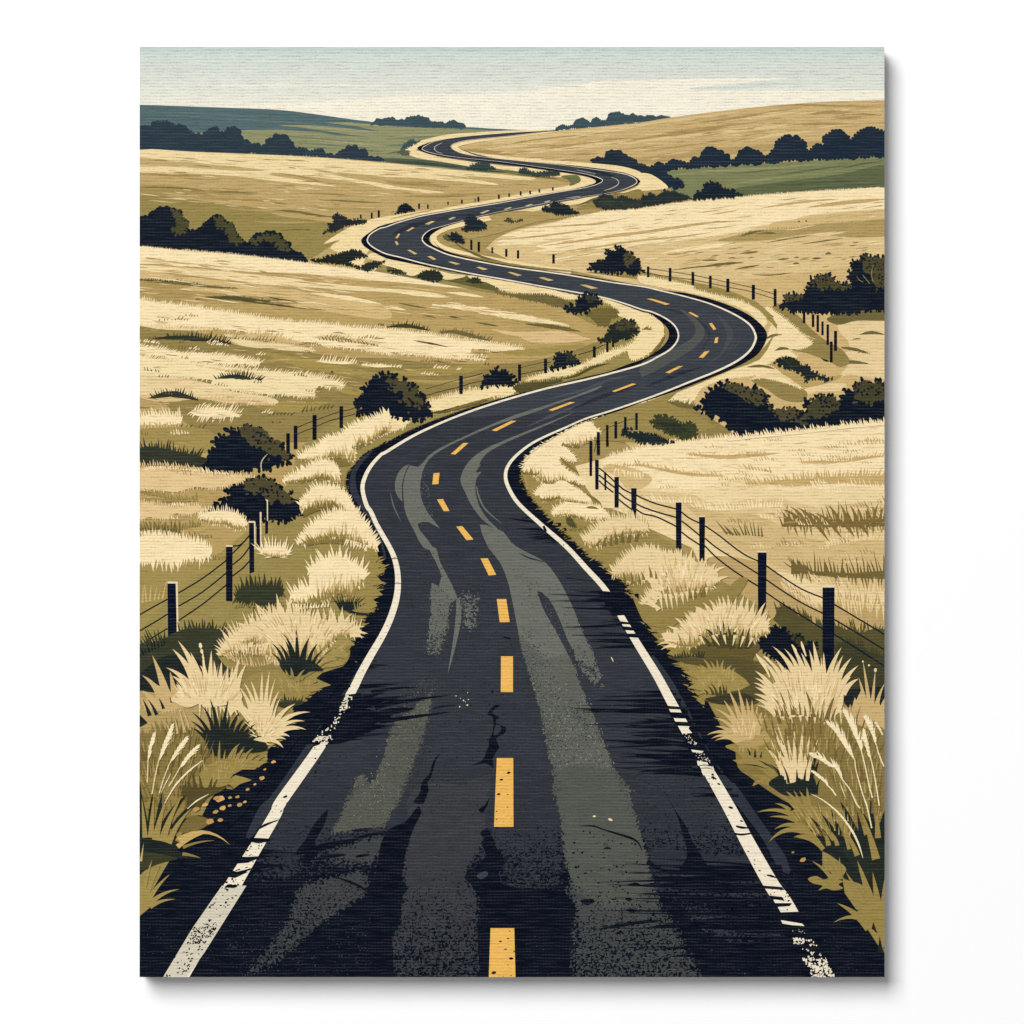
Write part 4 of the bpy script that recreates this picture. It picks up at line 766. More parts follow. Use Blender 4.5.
crack((nav, band('K 770,232 830,232 870,246 930,264 980,280 1010,300 1023,330', [.3, 1.6, 1.2, 2, 2.4, 1.6, .5]) + streak(at('K 870,322 885,319 900,322'), 2.4) + streak(at('K 960,468 1000,462 1030,470'), 2) + [disc(*at('K 805,535')[0], 6, 3.6, rough=.3), disc(*at('K 970,525')[0], 4, 2, rough=.3), disc(*at('K 985,570')[0], 4.4, 2, rough=.3)] + streak(at('K 850,645 930,630 1023,615 L 80,610'), 4) + streak(at('H 470,356 485,360 500,362'), 1.6) + [disc(*at('H 425,575')[0], 1.3)]))
crack((nav, [smooth(at('J 792,165 775,230 740,290 740,330 660,345 700,290 740,220'), True, 2)] + band('J 690,380 760,320 880,290 960,265 1023,258', [10, 7, 3, 2.4, 3]) + streak(at('J 740,365 800,352 870,346'), 4.5) + streak(at('J 780,400 850,408 890,412'), 5) + streak(at('J 900,356 935,348 972,345'), 3.4) + band('J 820,436 880,455 930,480 960,505', [.5, 2.4, 2, .3]) + streak(at('J 880,252 930,246 970,243'), 2.4) + [smooth(at('J 1000,320 1023,270 K 60,225 100,205 80,240 20,330'), True, 2)]))

# dark strokes of grass shade printed across the road
for s, th in (('H 1010,186 820,190 645,184', 2), ('H 1000,215 840,212 660,211', 2.4), ('H 1010,250 860,243 710,238', 2.6), ('H 1000,300 860,312 705,317', 3), ('H 1010,345 880,348 740,348', 2.6), ('H 1010,380 900,375 800,372', 2.4), ('H 1010,200 900,198 800,204', 5), ('H 1020,240 930,236 850,240', 5), ('H 720,120 780,126 860,134', .8),
              ('I 40,650 0,655 H 880,650 735,638', 3.6), ('I 60,630 0,628 H 950,628', 2.2), ('I 60,720 0,712 H 970,706', 2.4), ('I 190,790 60,770 0,775 H 870,768', 5), ('I 160,750 60,748 0,750 H 980,748', 3), ('I 230,850 120,850 0,830 H 990,836', 4), ('I 200,880 100,885 -10,895', 3.2), ('I 240,910 140,900 40,905', 2.6), ('I 120,690 60,690 10,682', 3),
              ('E 700,930 600,920 490,905', 3), ('E 720,950 640,950 520,945', 3.4), ('E 720,975 660,970 560,968', 2.4), ('E 650,910 600,900 540,905', 2.4), ('E 740,1000 700,990 640,992', 2),
              ('G 760,700 900,640 1023,610', 12), ('G 860,640 940,600 1023,575', 5), ('G 700,760 840,760 960,720 1023,710', 12), ('G 1000,690 H 0,690 130,672 262,655', 5), ('G 980,640 H 0,625 120,605 255,588', 5), ('H -30,668 40,650 115,642', 8), ('H -60,575 40,560 122,558', 3), ('H 190,640 240,632 280,628', 1.4), ('G 830,680 940,665 H 20,675', 14), ('G 800,720 900,700 H -20,690', 16),
              ('L 560,400 430,420 250,420 10,400', 7), ('L 640,500 480,480 260,470 0,465', 9), ('L 640,620 400,560 200,520 20,500', 8), ('L 640,640 400,610 200,620 0,640', 8), ('L 260,455 140,440 20,440', 5), ('L 20,375 60,400 120,420', 4)):
    p = Part(); p.add(nav, band(at(s), [th, th * .9, th * .6, .2])); p.link('shade_stroke', road)
def spikes(edge, y0, y1, n, L, side, th=(1.2, 4.2)):
    r = [a for a in resample(edge, 1.0) if y0 <= a[1] <= y1]; out = []
    for _ in range(n):
        x, y = random.choice(r); l = random.uniform(*L); t = random.uniform(*th); d = random.uniform(-.09, .05) * l
        x += side * random.uniform(4, 16)
        out += band([(x, y), (x - side * l * .4, y + d * .4 + random.uniform(-.6, .6)), (x - side * l, y + d)], [t, t * .8, .15], n=3)
    return out
for e, y0, y1, n, L, sd in ((wr, 586, 648, 16, (16, 62), 1), (wr, 690, 775, 46, (24, 112), 1), (wr, 775, 800, 5, (20, 40), 1), (wr, 866, 958, 60, (50, 190), 1), (wr, 521, 545, 12, (14, 34), 1), (wl, 684, 742, 34, (28, 88), -1), (wl, 660, 684, 7, (12, 30), -1), (wl, 850, 900, 14, (20, 60), -1)):
    p = Part(); p.add(nav, spikes(e, y0, y1, n, L, sd, (1.2, 3.0) if y0 < 640 else (1.4, 4.6))); p.link('shade_patch', road)
p = Part()
p.add(nav, [smooth(at('L 100,110 140,180 175,230 200,290 230,340 270,400 300,415 180,420 150,400 175,370 180,320 160,260 140,190'), True, 2)])
p.link('shade_patch', road)

# painted lines
def cut(q, y0, y1): return [a for a in q if y0 <= a[1] <= y1]
def thick_l(y): return 1.2 + max(0, y - 235) * .004 + (max(0, y - 440) * .0135 if y > 440 else 0) + (max(0, y - 660) * .047)
def edge_line(q, wf):
    p = Part(); res = []
    q = [a for a in q]
    for a, b in zip(q, q[1:]):
        pass
    m = len(q); Lf, Rt = [], []
    for i, (x, y) in enumerate(q):
        a, b = q[max(i - 1, 0)], q[min(i + 1, m - 1)]
        dx, dy = b[0] - a[0], b[1] - a[1]; L = math.hypot(dx, dy) or 1; h = wf(x, y, abs(dy) / L) / 2
        Lf.append((x - dy / L * h, y + dx / L * h)); Rt.append((x + dy / L * h, y - dx / L * h))
    return [[Lf[i], Lf[i + 1], Rt[i + 1], Rt[i]] for i in range(m - 1)]
def tab(y, t):
    for (a, va), (b, vb) in zip(t, t[1:]):
        if y <= b: return va + (vb - va) * max(0, (y - a)) / (b - a)
    return t[-1][1]
wL = [(0, 0.2), (140, 0.24), (147, 0.54), (152, 0.41), (158, 0.24), (172, 0.27), (180, 0.75), (186, 0.48), (240, 1.16), (300, 1.28), (350, 1.76), (420, 2.08), (480, 4.05), (545, 4.78), (600, 6.44), (640, 6.9), (690, 8.28), (745, 10.12), (800, 11.5), (850, 12.88), (900, 17.02), (977, 18.86)]
wR = [(0, 0.2), (150, 0.24), (166, 0.31), (176, 0.75), (184, 0.68), (192, 0.24), (225, 0.34), (240, 1.22), (300, 1.28), (340, 2.24), (420, 1.6), (480, 3.68), (510, 3.86), (545, 4.6), (600, 5.7), (660, 7.91), (700, 9.2), (760, 10.58), (830, 13.34), (900, 15.64), (977, 17.94)]
def worn(colour, spots): return colour, spots
p = Part()
p.add(PAINT, edge_line(smooth(WL, n=5), lambda x, y, v: tab(y, wL)))
p.add((210, 202, 180), [at('J 368,470 466,470 300,735 228,835 133,835 250,640')])
p.add(nav, [quad('G 858,590 905,582 888,600 900,612 880,612 870,640 858,632 830,650 826,690 810,690 800,760 770,742 745,770 735,790 720,800 760,785 770,762 800,756 790,720 828,672 832,640')] )
p.add(nav, [at('G 838,590 925,580 815,775 730,775')])
p.add(PAINT, specks('G 850,600 915,585 870,650 810,765 745,772 800,690', 50, .4, 1.2)); p.add(PAINT, grain(at('G 862,588 906,584 888,618 870,650 836,650 846,616'), 3, .62, clot=.8) + grain(at('G 836,655 868,655 800,744 742,744 780,715'), 4, .40, clot=.9) + grain(at('G 752,745 808,745 790,776 728,776'), 3, .75, clot=.8), raw=True)
p.add(nav, specks('G 930,420 1010,330 1000,420 880,580 860,560', 26, .4, 1.1) + specks('G 720,800 790,780 760,860 700,880', 14, .4, 1.3) + [disc(*at(s)[0], r, r * .5, -.4) for s, r in (('G 622,994', 2.2), ('J 620,115', 2), ('J 605,172', 1.2), ('J 628,140', 1), ('J 585,150', .7), ('J 570,175', .7), ('J 610,185', .9))])
p.add(nav, band('J 505,250 540,228 600,205', [.8, 2.6, .4]) + band('DB 880,318 950,325 1040,318', [4, 5.5, 2.4], n=1) + band('DB 780,480 860,478 960,455', [7, 6, 1.6], n=1) + band('DB 700,575 780,590 900,545', [5, 4.4, .6], n=1) + band('DB 690,600 760,610 860,575', [3.4, 3.4, .6], n=1) + [disc(*at('DB 740,690')[0], 4.4, 2.2, -.2, 9, .3), disc(*at('DB 860,405')[0], 1.3, .8), disc(*at('DB 950,385')[0], .9, .6)] + streak(at('J 380,475 405,470 430,472'), 4) + specks('J 225,705 250,640 300,625 360,615 335,665 300,700', 240, .5, 1.3) + specks('J 380,430 480,400 420,520 340,620 250,640', 70, .5, 1.4) + specks('J 470,300 560,290 520,360 440,360', 16, .5, 1.2) + specks('J 200,720 300,700 225,840 130,840', 34, .5, 1.3) + specks('J 170,740 250,690 210,760 165,790', 26, .7, 1.6) + specks('H 10,20 40,20 30,120 20,60', 7, .4, 1))
p.add(nav, [disc(x + random.uniform(-7, 7), y, random.uniform(.6, 1.9), random.uniform(.4, .9), random.uniform(-.6, .4), 7, .35) for x, y in [(260.5 - (y - 840) * .598, y) for y in [random.uniform(845, 975) for _ in range(46)]]])
p.add((208, 200, 178), specks('J 240,655 345,630 320,690 210,715', 40, .4, 1.3))
p.add(nav, band('H 18,45 34,40 48,44', [.3, 1.2, .3]) + band('H 30,142 48,140 66,143', [.3, .9, .3]) + specks('H 0,260 40,280 20,340 0,350', 6, .4, .9))
p.link('edge_line', road)
p = Part()
p.add(PAINT, edge_line(smooth(WR, n=5), lambda x, y, v: tab(y, wR)))
p.add(nav, [at('R 210,852 228,842 250,890 232,896')] + [quad('H 845,170 905,175 960,268 905,272')] + [quad('H 930,292 985,298 990,306 935,304'), quad('H 940,312 995,318 1010,332 950,328'), quad('H 955,342 1012,342 1022,360 965,356')])
p.add(nav, [quad('I 92,630 165,636 310,894 232,892')])
p.add(PAINT, [at('I 108,644 152,646 158,658 114,656'), at('I 126,680 174,682 182,696 133,694'), at('I 143,711 190,713 186,722 200,740 160,742'), at('I 196,806 246,812 240,820 202,816'), at('I 220,850 262,858 266,870 284,872 290,892 240,892 230,872 222,868')] + specks('I 160,740 205,744 225,790 185,790', 34, .3, .9) + specks('I 205,818 255,822 275,860 225,852', 40, .3, .9))
p.add(nav, band('I 225,872 250,868 285,874', [.4, 1, .4]) + band('I 232,882 262,880 285,886', [.4, .8, .4]))
p.add(nav, specks('R 240,870 410,1020 380,1024', 10, .3, .9) + specks('I 255,905 310,905 315,945 270,945', 12, .4, 1.3) + [disc(*at(s)[0], r, r * .45, .3) for s, r in (('L 285,38', 2.4), ('L 307,64', 1.8), ('L 355,158', 2.6), ('L 398,212', 1.8), ('L 345,188', .8), ('L 425,333', 1.2), ('L 450,368', 1), ('L 450,385', 1), ('L 470,410', 1.4), ('L 492,432', .8))] + band('L 376,232 400,238 436,240', [1.6, 2.6, .6]) + band('L 368,262 400,266 440,260', [2, 2, 1.6]) + band('L 498,428 518,432 540,440', [.8, 2.4, .6]) + [quad('L 484,470 560,476 570,488 492,482'), quad('L 510,510 560,515 570,530 516,524'), quad('L 520,540 600,540 590,552 528,556')] + specks('L 500,485 590,485 615,575 545,575', 20, .5, 1.4))
p.add(nav, [at('L 520,578 635,574 800,850 660,850')])
p.add(PAINT, [at('L 555,608 640,622 650,632 600,628 562,622')] + specks('L 585,640 650,645 660,662 600,658', 9, .3, .8) + specks('L 595,676 690,688 694,712 605,702', 70, .6, 1.6, None, .5) + specks('L 610,705 700,705 725,760 640,755', 26, .5, 1.2) + specks('L 640,755 735,760 772,838 680,838', 230, .7, 1.7, None, .6))
p.link('edge_line', road)

DASH = ['K 418,640 513,640 518,838 411,838', 'H 443,840 509,840 K 510,235 432,235', 'H 460,433 508,433 508,576 459,576', 'H 443,204 481,204 495,296 455,297', 'H 378,42 407,41 441,107 411,110',
        'E 281,938 305,936 350,990 322,993', 'E 204,830 228,828 254,876 231,877', 'E 190,725 214,723 210,768 185,770', 'E 259,648 309,604 330,604 278,650', 'E 423,553 500,515 522,516 440,557', 'E 650,472 735,440 757,441 665,476', 'E 903,397 985,366 1001,368 915,400',
        'F 93,322 145,297 165,296 110,325', 'F 227,262 250,238 271,235 245,263', 'F 289,205 293,184 305,180 302,203', 'F 268,126 280,124 297,148 286,152', 'F 185,82 195,80 228,98 218,101', 'F 18,27 40,27 112,48 95,52',
        'B 775,995 800,995 850,1009 822,1012', 'B 610,967 630,965 672,977 650,980', 'B 485,945 500,944 545,957 525,960', 'B 360,925 375,923 408,933 390,937', 'B 248,903 262,902 298,912 280,915', 'B 165,882 180,880 202,893 190,896', 'B 85,857 95,855 125,870 115,874', 'B 35,822 44,821 51,834 43,837', 'B 38,808 50,790 57,792 46,810', 'B 80,780 105,765 115,767 90,781', 'B 155,752 182,740 197,741 170,755', 'B 248,732 270,724 280,726 258,735', 'B 375,708 405,697 416,699 386,711', 'B 470,693 495,685 505,687 480,696', 'B 555,679 580,672 590,674 566,682', 'B 630,664 652,658 660,660 640,667']
CHIP = [[('K 495,653', 1.4), ('K 488,682', 2), ('K 457,693', 2.4), ('K 478,724', 2), ('K 502,762', 3.6), ('K 513,733', 1.6), ('K 488,788', 1.2), ('K 432,818', 4.4), ('K 500,830', 1.4), ('K 470,832', 1)],
        [('H 492,898', 3.2), ('H 462,927', 2.6), ('H 486,985', 1.2), ('H 452,984', 2.6), ('K 490,20', 3), ('K 462,47', 2.6), ('K 452,104', 3), ('K 488,106', 1.2), ('K 485,156', 1.4), ('K 442,174', 1.6), ('K 442,205', 1.6), ('K 470,212', .9), ('K 503,200', 1), ('K 472,178', .7)]]
for i, d in enumerate(DASH):
    p = Part(); far = i > 28
    p.add((206, 178, 118) if i > 17 else YELLOW, at(d)) if not far else p.add((186, 178, 150), at(d))
    if i < len(CHIP): p.add(nav, [disc(*at(s)[0], r * .62, r * .34, random.uniform(-.5, .2), 7, .3) for s, r in CHIP[i]])
    p.link('centre_dash', road)
for c, s, w in (((176, 172, 156), 'N 690,605 740,590 790,565 806,540 790,515 745,498', [.4, .9, 1.0, 1.0, .8, .4]), ((176, 178, 172), 'M 420,310 370,290 356,265 372,245 420,222', [.3, .7, 1, .7, .3]),
                ((176, 178, 172), 'N 470,440 540,455 620,472', [.2, .6, .3]), ((176, 178, 172), 'N 380,665 460,656 500,650', [.2, .8, .3])):
    p = Part(); p.add(c, band(s, w)); p.link('centre_line', road)
# ------------------------------------------------------------------ bushes
def bush(s, r, col, hi=(), hicol=(77, 71, 47), extra=None):
    """One bush: dark leaf mass; lighter leaf clumps crowd its sunny side and thin out into the dark."""
    p = Part(); q = at(s)
    p.add(col, leafy(q, r))
    for h in hi:
        hq = at(h); n = int(abs(area(hq)) / (r * r) * .9)
        p.add(hicol, leafy(hq, r * .8) if n < 6 else [[(a * .88 + sum(u for u, _ in hq) / len(hq) * .12, b * .88 + sum(v for _, v in hq) / len(hq) * .12) for a, b in hq]] + clumps(hq, r * 1.0, n))
        cx, cy = sum(a for a, _ in hq) / len(hq), sum(b for _, b in hq) / len(hq)
        big = [(cx + (a - cx) * 1.4, cy + (b - cy) * 1.5) for a, b in hq]
        near = [d for d in clumps(big, r * .7, max(5, n // 3)) if inside(d[0], q)]
        if near: p.add(hicol, near)
        p.add(col, clumps(hq, r * .6, max(3, n // 4)))
    for c, sh in extra or []: p.add(c, sh)
    return p.link('printed_bush', root)
DK = (24, 30, 40)
bush('A 772,790 795,765 790,750 812,745 808,722 830,710 858,722 872,737 915,730 950,737 940,750 860,762 820,782', .9, (38, 44, 44))
bush('A 722,895 760,890 790,880 850,865 890,855 922,860 950,882 905,890 870,900 920,925 860,915 800,908 740,905', .9, (34, 40, 38))
bush('A 905,928 960,905 1018,900 1000,922 950,940', .9, (38, 44, 40))
bush('M 40,790 60,750 90,715 125,705 165,730 200,765 160,772', .7, DK)
bush('M 90,270 110,235 160,200 190,195 210,215 240,200 240,212 190,235 130,265', .6, SLATE2)
bush('M 60,300 90,272 160,290 150,320 100,318', .6, (84, 96, 78))
bush('B 320,528 345,512 375,505 395,501 412,506 418,520 440,530 400,534', .8, (52, 66, 66))
bush('B 528,545 535,530 555,528 575,538 600,545 640,540 690,540 695,555 640,562 580,556', .7, (50, 64, 62))
bush('N 600,700 640,660 660,640 690,630 730,635 770,665 820,650 850,645 890,660 940,680 990,670 1000,640 1024,640 C 30,625 60,640 90,615 130,620 180,640 200,650 0,682 N 900,745 700,755 630,735', .9, (40, 48, 48), ['N 650,690 700,665 760,690 840,690 900,700 1000,700 1000,735 800,735 650,730'], (54, 60, 50))
bush('C 205,655 212,628 240,613 252,592 275,582 300,588 320,603 335,608 350,612 368,612 380,628 402,636 350,644', 1.2, (28, 38, 46))
bush('N 190,750 200,735 235,725 250,735 270,700 300,690 335,700 350,715 400,725 420,750 490,782 420,795 320,800 260,780 200,768', .8, (32, 40, 46))
bush('B 312,735 325,718 345,715 370,735 400,750 402,768 370,778 320,782 300,770 325,758', .8, (34, 42, 48))
bush('B 228,800 240,792 255,805 280,825 240,815', .7, (92, 88, 54))
bush('B 250,800 262,786 285,788 305,805 314,828 280,824 258,815', .9, (30, 38, 46))
bush('B 475,740 485,727 500,728 512,740 545,733 548,740 500,748', .7, (66, 70, 50))
bush('B 5,940 30,932 60,936 80,948 40,955', .8, (46, 50, 40))
bush('B 128,965 145,945 175,935 205,938 225,960 222,978 190,982 150,976', 1.0, (40, 46, 40))
bush('B 322,980 345,967 370,967 384,985 350,990', .7, (50, 54, 40))
bush('B 805,932 830,920 818,912 848,908 842,892 870,900 888,888 870,868 892,855 912,862 918,842 945,846 962,862 985,862 990,886 1012,888 1010,915 1023,928 1038,940 1000,953 900,950 830,945', 1.7, DK, ['B 950,872 985,872 1002,900 960,918'], (76, 70, 46))
bush('C 660,1002 672,970 692,962 712,950 740,949 768,962 782,985 800,982 830,992 850,1012 870,1040 870,1080 830,1112 700,1108 600,1104 548,1084 570,1052 562,1032 600,1026 640,1030', 1.7, DK, ['C 692,968 740,952 780,990 830,1000 858,1038 800,1050 762,1030 722,1030 702,1002', 'C 560,1040 640,1034 640,1058 580,1060'], (76, 70, 46))
bush('C 822,940 840,930 832,906 850,892 872,896 878,876 902,869 930,882 990,880 990,1100 F 880,82 860,88 800,85 760,80 700,84 640,70 600,60 640,30 700,-10 C 830,1012 848,985 822,970', 1.7, DK, ['C 885,885 985,888 985,1005 930,1000 912,958 886,940'], (76, 70, 46),
     [((150, 134, 86), band('C 925,985 918,950 925,915', [.6, .7, .2]) + band('C 910,990 890,965 882,955', [.6, .6, .2]) + band('C 885,985 868,975 858,960', [.5, .6, .2]))])
bush('F 528,285 545,263 580,260 608,264 630,287 658,291 680,312 720,332 768,346 740,358 700,345 655,360 640,330 600,315 562,300', 1.2, (34, 40, 40), ['F 560,270 605,270 630,300 600,305'], (46, 50, 40))
bush('F 212,465 240,455 242,430 265,425 247,402 265,387 300,380 302,362 340,354 370,372 400,367 420,387 450,382 480,397 503,407 500,430 520,450 550,467 600,462 640,480 690,500 660,545 560,565 420,578 365,575 340,540 300,510 270,490 232,485', 2.4, (20, 27, 38), ['F 335,362 400,374 478,397 500,428 465,452 425,440 380,402 350,400', 'F 530,472 620,468 640,505 560,515'], (77, 71, 47))
bush('F 628,500 650,470 642,450 660,432 690,422 720,405 750,412 780,437 818,432 850,455 845,480 880,520 800,538 640,556', 2.4, (22, 28, 38), ['F 645,498 692,428 760,418 800,442 778,470 702,500', 'F 600,520 660,500 660,530'], (70, 67, 45))
bush('F 802,420 830,402 804,396 840,394 847,372 870,352 900,356 920,367 950,352 990,352 990,519 920,523 860,528 780,520 790,480', 2.4, (20, 26, 36), ['F 850,378 880,358 985,362 985,430 900,440 852,432'], (70, 67, 45))
bush('F 32,520 60,492 100,492 130,507 150,522 200,520 220,548 218,580 160,588 110,570 70,550 42,535', 1.3, (58, 62, 40), ['F 60,520 150,530 190,560 120,560'], (44, 50, 38))
bush('F -80,560 0,560 60,570 130,600 80,610 0,607 E 940,570 950,540 990,550', 1.1, (34, 42, 42))
bush('E 712,65 740,47 758,50 762,20 790,6 830,7 855,27 862,45 830,60 800,85 770,92 740,80', 1.7, DK, ['E 790,12 830,12 850,30 810,40'], (56, 58, 42))
bush('E 850,190 880,175 887,150 910,132 920,114 960,112 990,117 1008,140 1016,155 990,170 970,188 930,198 880,198', 1.7, (36, 42, 38), ['E 915,122 960,115 1000,140 960,150 920,145'], (70, 67, 45))
bush('E 655,300 670,285 670,257 690,242 715,237 745,242 763,257 768,275 775,288 740,300 700,305 660,318', 1.7, DK, ['E 720,245 755,258 760,280 725,275'], (48, 52, 40))
bush('E 380,375 397,350 392,337 415,332 422,312 445,302 460,314 480,307 495,322 512,337 508,350 526,357 510,374 450,376 382,385', 1.7, (20, 27, 37))
bush('E -130,440 -98,430 -100,402 -82,367 -50,364 -52,337 -10,327 30,332 48,352 75,342 93,367 123,372 128,402 148,407 153,430 174,452 163,480 188,492 150,518 100,513 50,508 0,498 -60,490 -125,493 -98,470 -118,455', 2.5, (20, 27, 38), ['E 12,352 48,352 78,357 88,378 122,384 128,412 150,440 138,458 110,440 82,466 62,430 78,402 52,392 32,402'], (76, 70, 46))
bush('D 270,690 292,680 320,665 303,655 332,640 327,622 345,615 328,597 347,582 365,588 358,572 385,573 388,547 407,538 425,550 432,542 465,537 485,533 495,547 518,543 520,560 543,557 540,575 563,583 575,592 598,602 590,607 612,615 607,630 638,642 660,655 640,665 638,688 600,688 580,703 530,722 480,708 450,728 400,723 350,718 305,713', 2.5, (20, 27, 38), ['D 432,547 485,536 518,547 543,562 573,593 598,600 608,632 636,650 628,668 590,650 550,648 522,620 482,610 462,582 442,570'], (77, 71, 47))
bush('D 320,875 345,863 335,846 365,838 360,822 395,828 393,802 378,792 415,793 405,772 430,763 445,773 443,752 480,747 520,742 560,741 583,752 578,773 608,772 603,795 630,803 652,797 640,818 660,833 687,827 680,848 702,860 688,878 697,893 660,898 640,918 600,928 550,908 500,928 460,908 420,888 370,893 335,888', 2.5, (18, 25, 36), ['D 444,757 520,744 578,753 603,790 638,810 655,838 620,848 592,830 560,838 522,800 492,810 462,780'], (77, 71, 47))
bush('I 460,380 480,360 500,345 512,325 530,310 550,312 575,318 590,338 625,350 655,370 700,380 700,440 730,470 700,520 640,500 560,470 500,430 470,410', 1.7, (18, 24, 34), ['I 600,345 660,372 640,392 600,372'], (60, 60, 38))

p = Part()
p.add((84, 78, 46), smooth(at('S 720,30 800,-40 1030,-60 1030,420 860,440 760,400'), True)); p.add((62, 62, 42), smooth(at('S 640,60 760,20 900,100 1030,160 1030,420 860,420 720,380'), True) + feather(at('S 640,70 760,30 900,105 1030,165'), 10, (112, 80), 2.2, 2.6))
p.link('printed_shade', root)
p = Part()
p.add(CREAM, feather(at('F 340,585 480,570 600,560 720,546 860,530 990,520'), 6, 108, 1.9, 2.0) + [at('F 340,588 480,572 600,562 720,548 860,532 990,522 990,532 860,542 720,558 600,572 480,582 340,598')])
p.add((224, 198, 146), feather(at('D 255,712 300,728 400,735 500,738'), 5, 85, 1.7, 2.2))
p.link('printed_grass_edge', root)

# ------------------------------------------------------------------ fences
def fence(wires, posts, wire_w=.75, name='printed_fence', col=(22, 27, 36)):
    f = bpy.data.objects.new(name, None); COL.objects.link(f); f.parent = root; f.empty_display_size = .05
    for s in wires:
        p = Part(); p.add(col, band(at(s), wire_w)); p.link('fence_wire', f)
    for s in posts:
        rim = None
        if isinstance(s, tuple): s, rim = s
        p = Part(); q = at(s)
        p.add((16, 22, 38) if rim or len(q) == 4 else col, q)
        if rim: p.add((226, 206, 168), rim)
        p.link('fence_post', f)
    return f
def post(sec, x, y0, y1, w): return '%s %g,%g %g,%g %g,%g %g,%g' % (sec, x - w / 2, y0, x + w / 2, y0, x + w / 2, y1, x - w / 2, y1)
fence(['G 30,272 100,232 150,205', 'G 30,336 100,296 150,264', 'G 30,400 100,352 150,322', 'G 192,181 290,122 385,50', 'G 192,234 290,176 385,100', 'G 194,290 290,225 385,148', 'G 410,22 450,-18 478,-50', 'G 410,68 450,34 478,-4', 'G 410,112 450,82 478,52', 'D 405,1015 440,1012 478,975'],
      [('G 150,138 184,138 188,406 152,404', [at('G 150,133 190,134 192,142 150,142'), at('G 183,140 191,140 195,360 188,360')]),
       ('D 384,1018 410,1018 410,1238 384,1236', [at('D 383,1012 411,1012 411,1019 383,1019')]),
       ('D 476,925 496,925 497,1120 478,1126', [at('D 474,916 500,916 500,923 474,923'), at('D 496,920 502,920 502,1030 498,1030')]),
       ('D 506,885 522,885 522,1024 506,1024', [at('D 519,880 526,880 526,1026 521,1026')]),
       ('D 540,830 552,830 552,965 541,968', [at('D 541,828 552,832 552,915 548,915 547,838')])], 1.4)
p = Part(); p.add((206, 186, 150), band('D 527,720 524,690 532,668 550,648', [1, 1.1, 1, .4])); p.link('printed_twig', root)
fence(['D 662,545 700,528 735,515 790,495 840,478 880,470 930,450', 'D 662,572 700,555 735,542 790,518 840,503 900,488', 'E 160,387 230,368 295,348', 'E 165,412 240,392 295,380', 'E 306,345 340,338 385,325', 'E 306,375 350,362 385,355', 'E 535,303 590,290 635,280', 'E 540,328 590,318 635,310', 'E 640,283 660,280', 'E 770,250 800,242 830,232', 'E 835,228 880,208'],
      [post('D', 632, 565, 645, 14), post('D', 662, 535, 628, 14), post('D', 738, 492, 591, 16), post('D', 845, 457, 544, 14), post('E', 300, 335, 408, 14), post('E', 534, 290, 356, 12), post('E', 638, 267, 325, 12), post('E', 833, 218, 262, 11), post('E', 885, 198, 241, 9), post('E', 908, 196, 220, 8)], .5)
fence(['M 10,780 30,770'], [post('M', 232, 708, 752, 15), post('M', 303, 715, 750, 12), post('M', 464, 694, 718, 11), post('M', 575, 678, 708, 13), post('M', 680, 665, 692, 6), post('M', 706, 655, 692, 14), post('M', 870, 636, 670, 13), post('M', 952, 627, 655, 11), post('N', 20, 610, 642, 12), post('N', 96, 605, 632, 13), post('N', 169, 592, 618, 11), post('N', 277, 578, 602, 11), post('A', 923, 714, 730, 6), post('A', 967, 706, 730, 7), post('A', 995, 697, 726, 8)], .3)
fence(['C 28,930 107,941 198,955 270,969 340,984 440,1006 F 535,10', 'C 28,950 107,962 198,974 270,988 340,1003 440,1023 F 530,28'],
      [post('B', 341, 815, 855, 8), post('B', 371, 823, 863, 9), post('B', 425, 845, 868, 7), post('B', 481, 852, 883, 9), post('B', 528, 857, 890, 9), post('B', 670, 873, 910, 10), post('C', 24, 922, 965, 9), post('C', 112, 928, 982, 10), post('C', 203, 944, 996, 10), post('C', 273, 959, 1009, 10), post('C', 343, 971, 1024, 12), post('C', 445, 995, 1054, 12), post('F', 532, -12, 56, 11), post('F', 648, 70, 125, 10), post('F', 684, 89, 140, 10), post('F', 703, 92, 160, 10), post('F', 722, 118, 173, 9), post('F', 743, 130, 212, 10), post('F', 774, 156, 236, 12), post('F', 757, 198, 282, 11)], .45)
p = Part(); p.add((40, 42, 38), streak(at('F 715,264 735,274 762,280'), 2.4)); p.link('printed_shade', root)
fence(['E 832,640 850,575 885,545 919,530 957,515 1002,505'], [], .45)
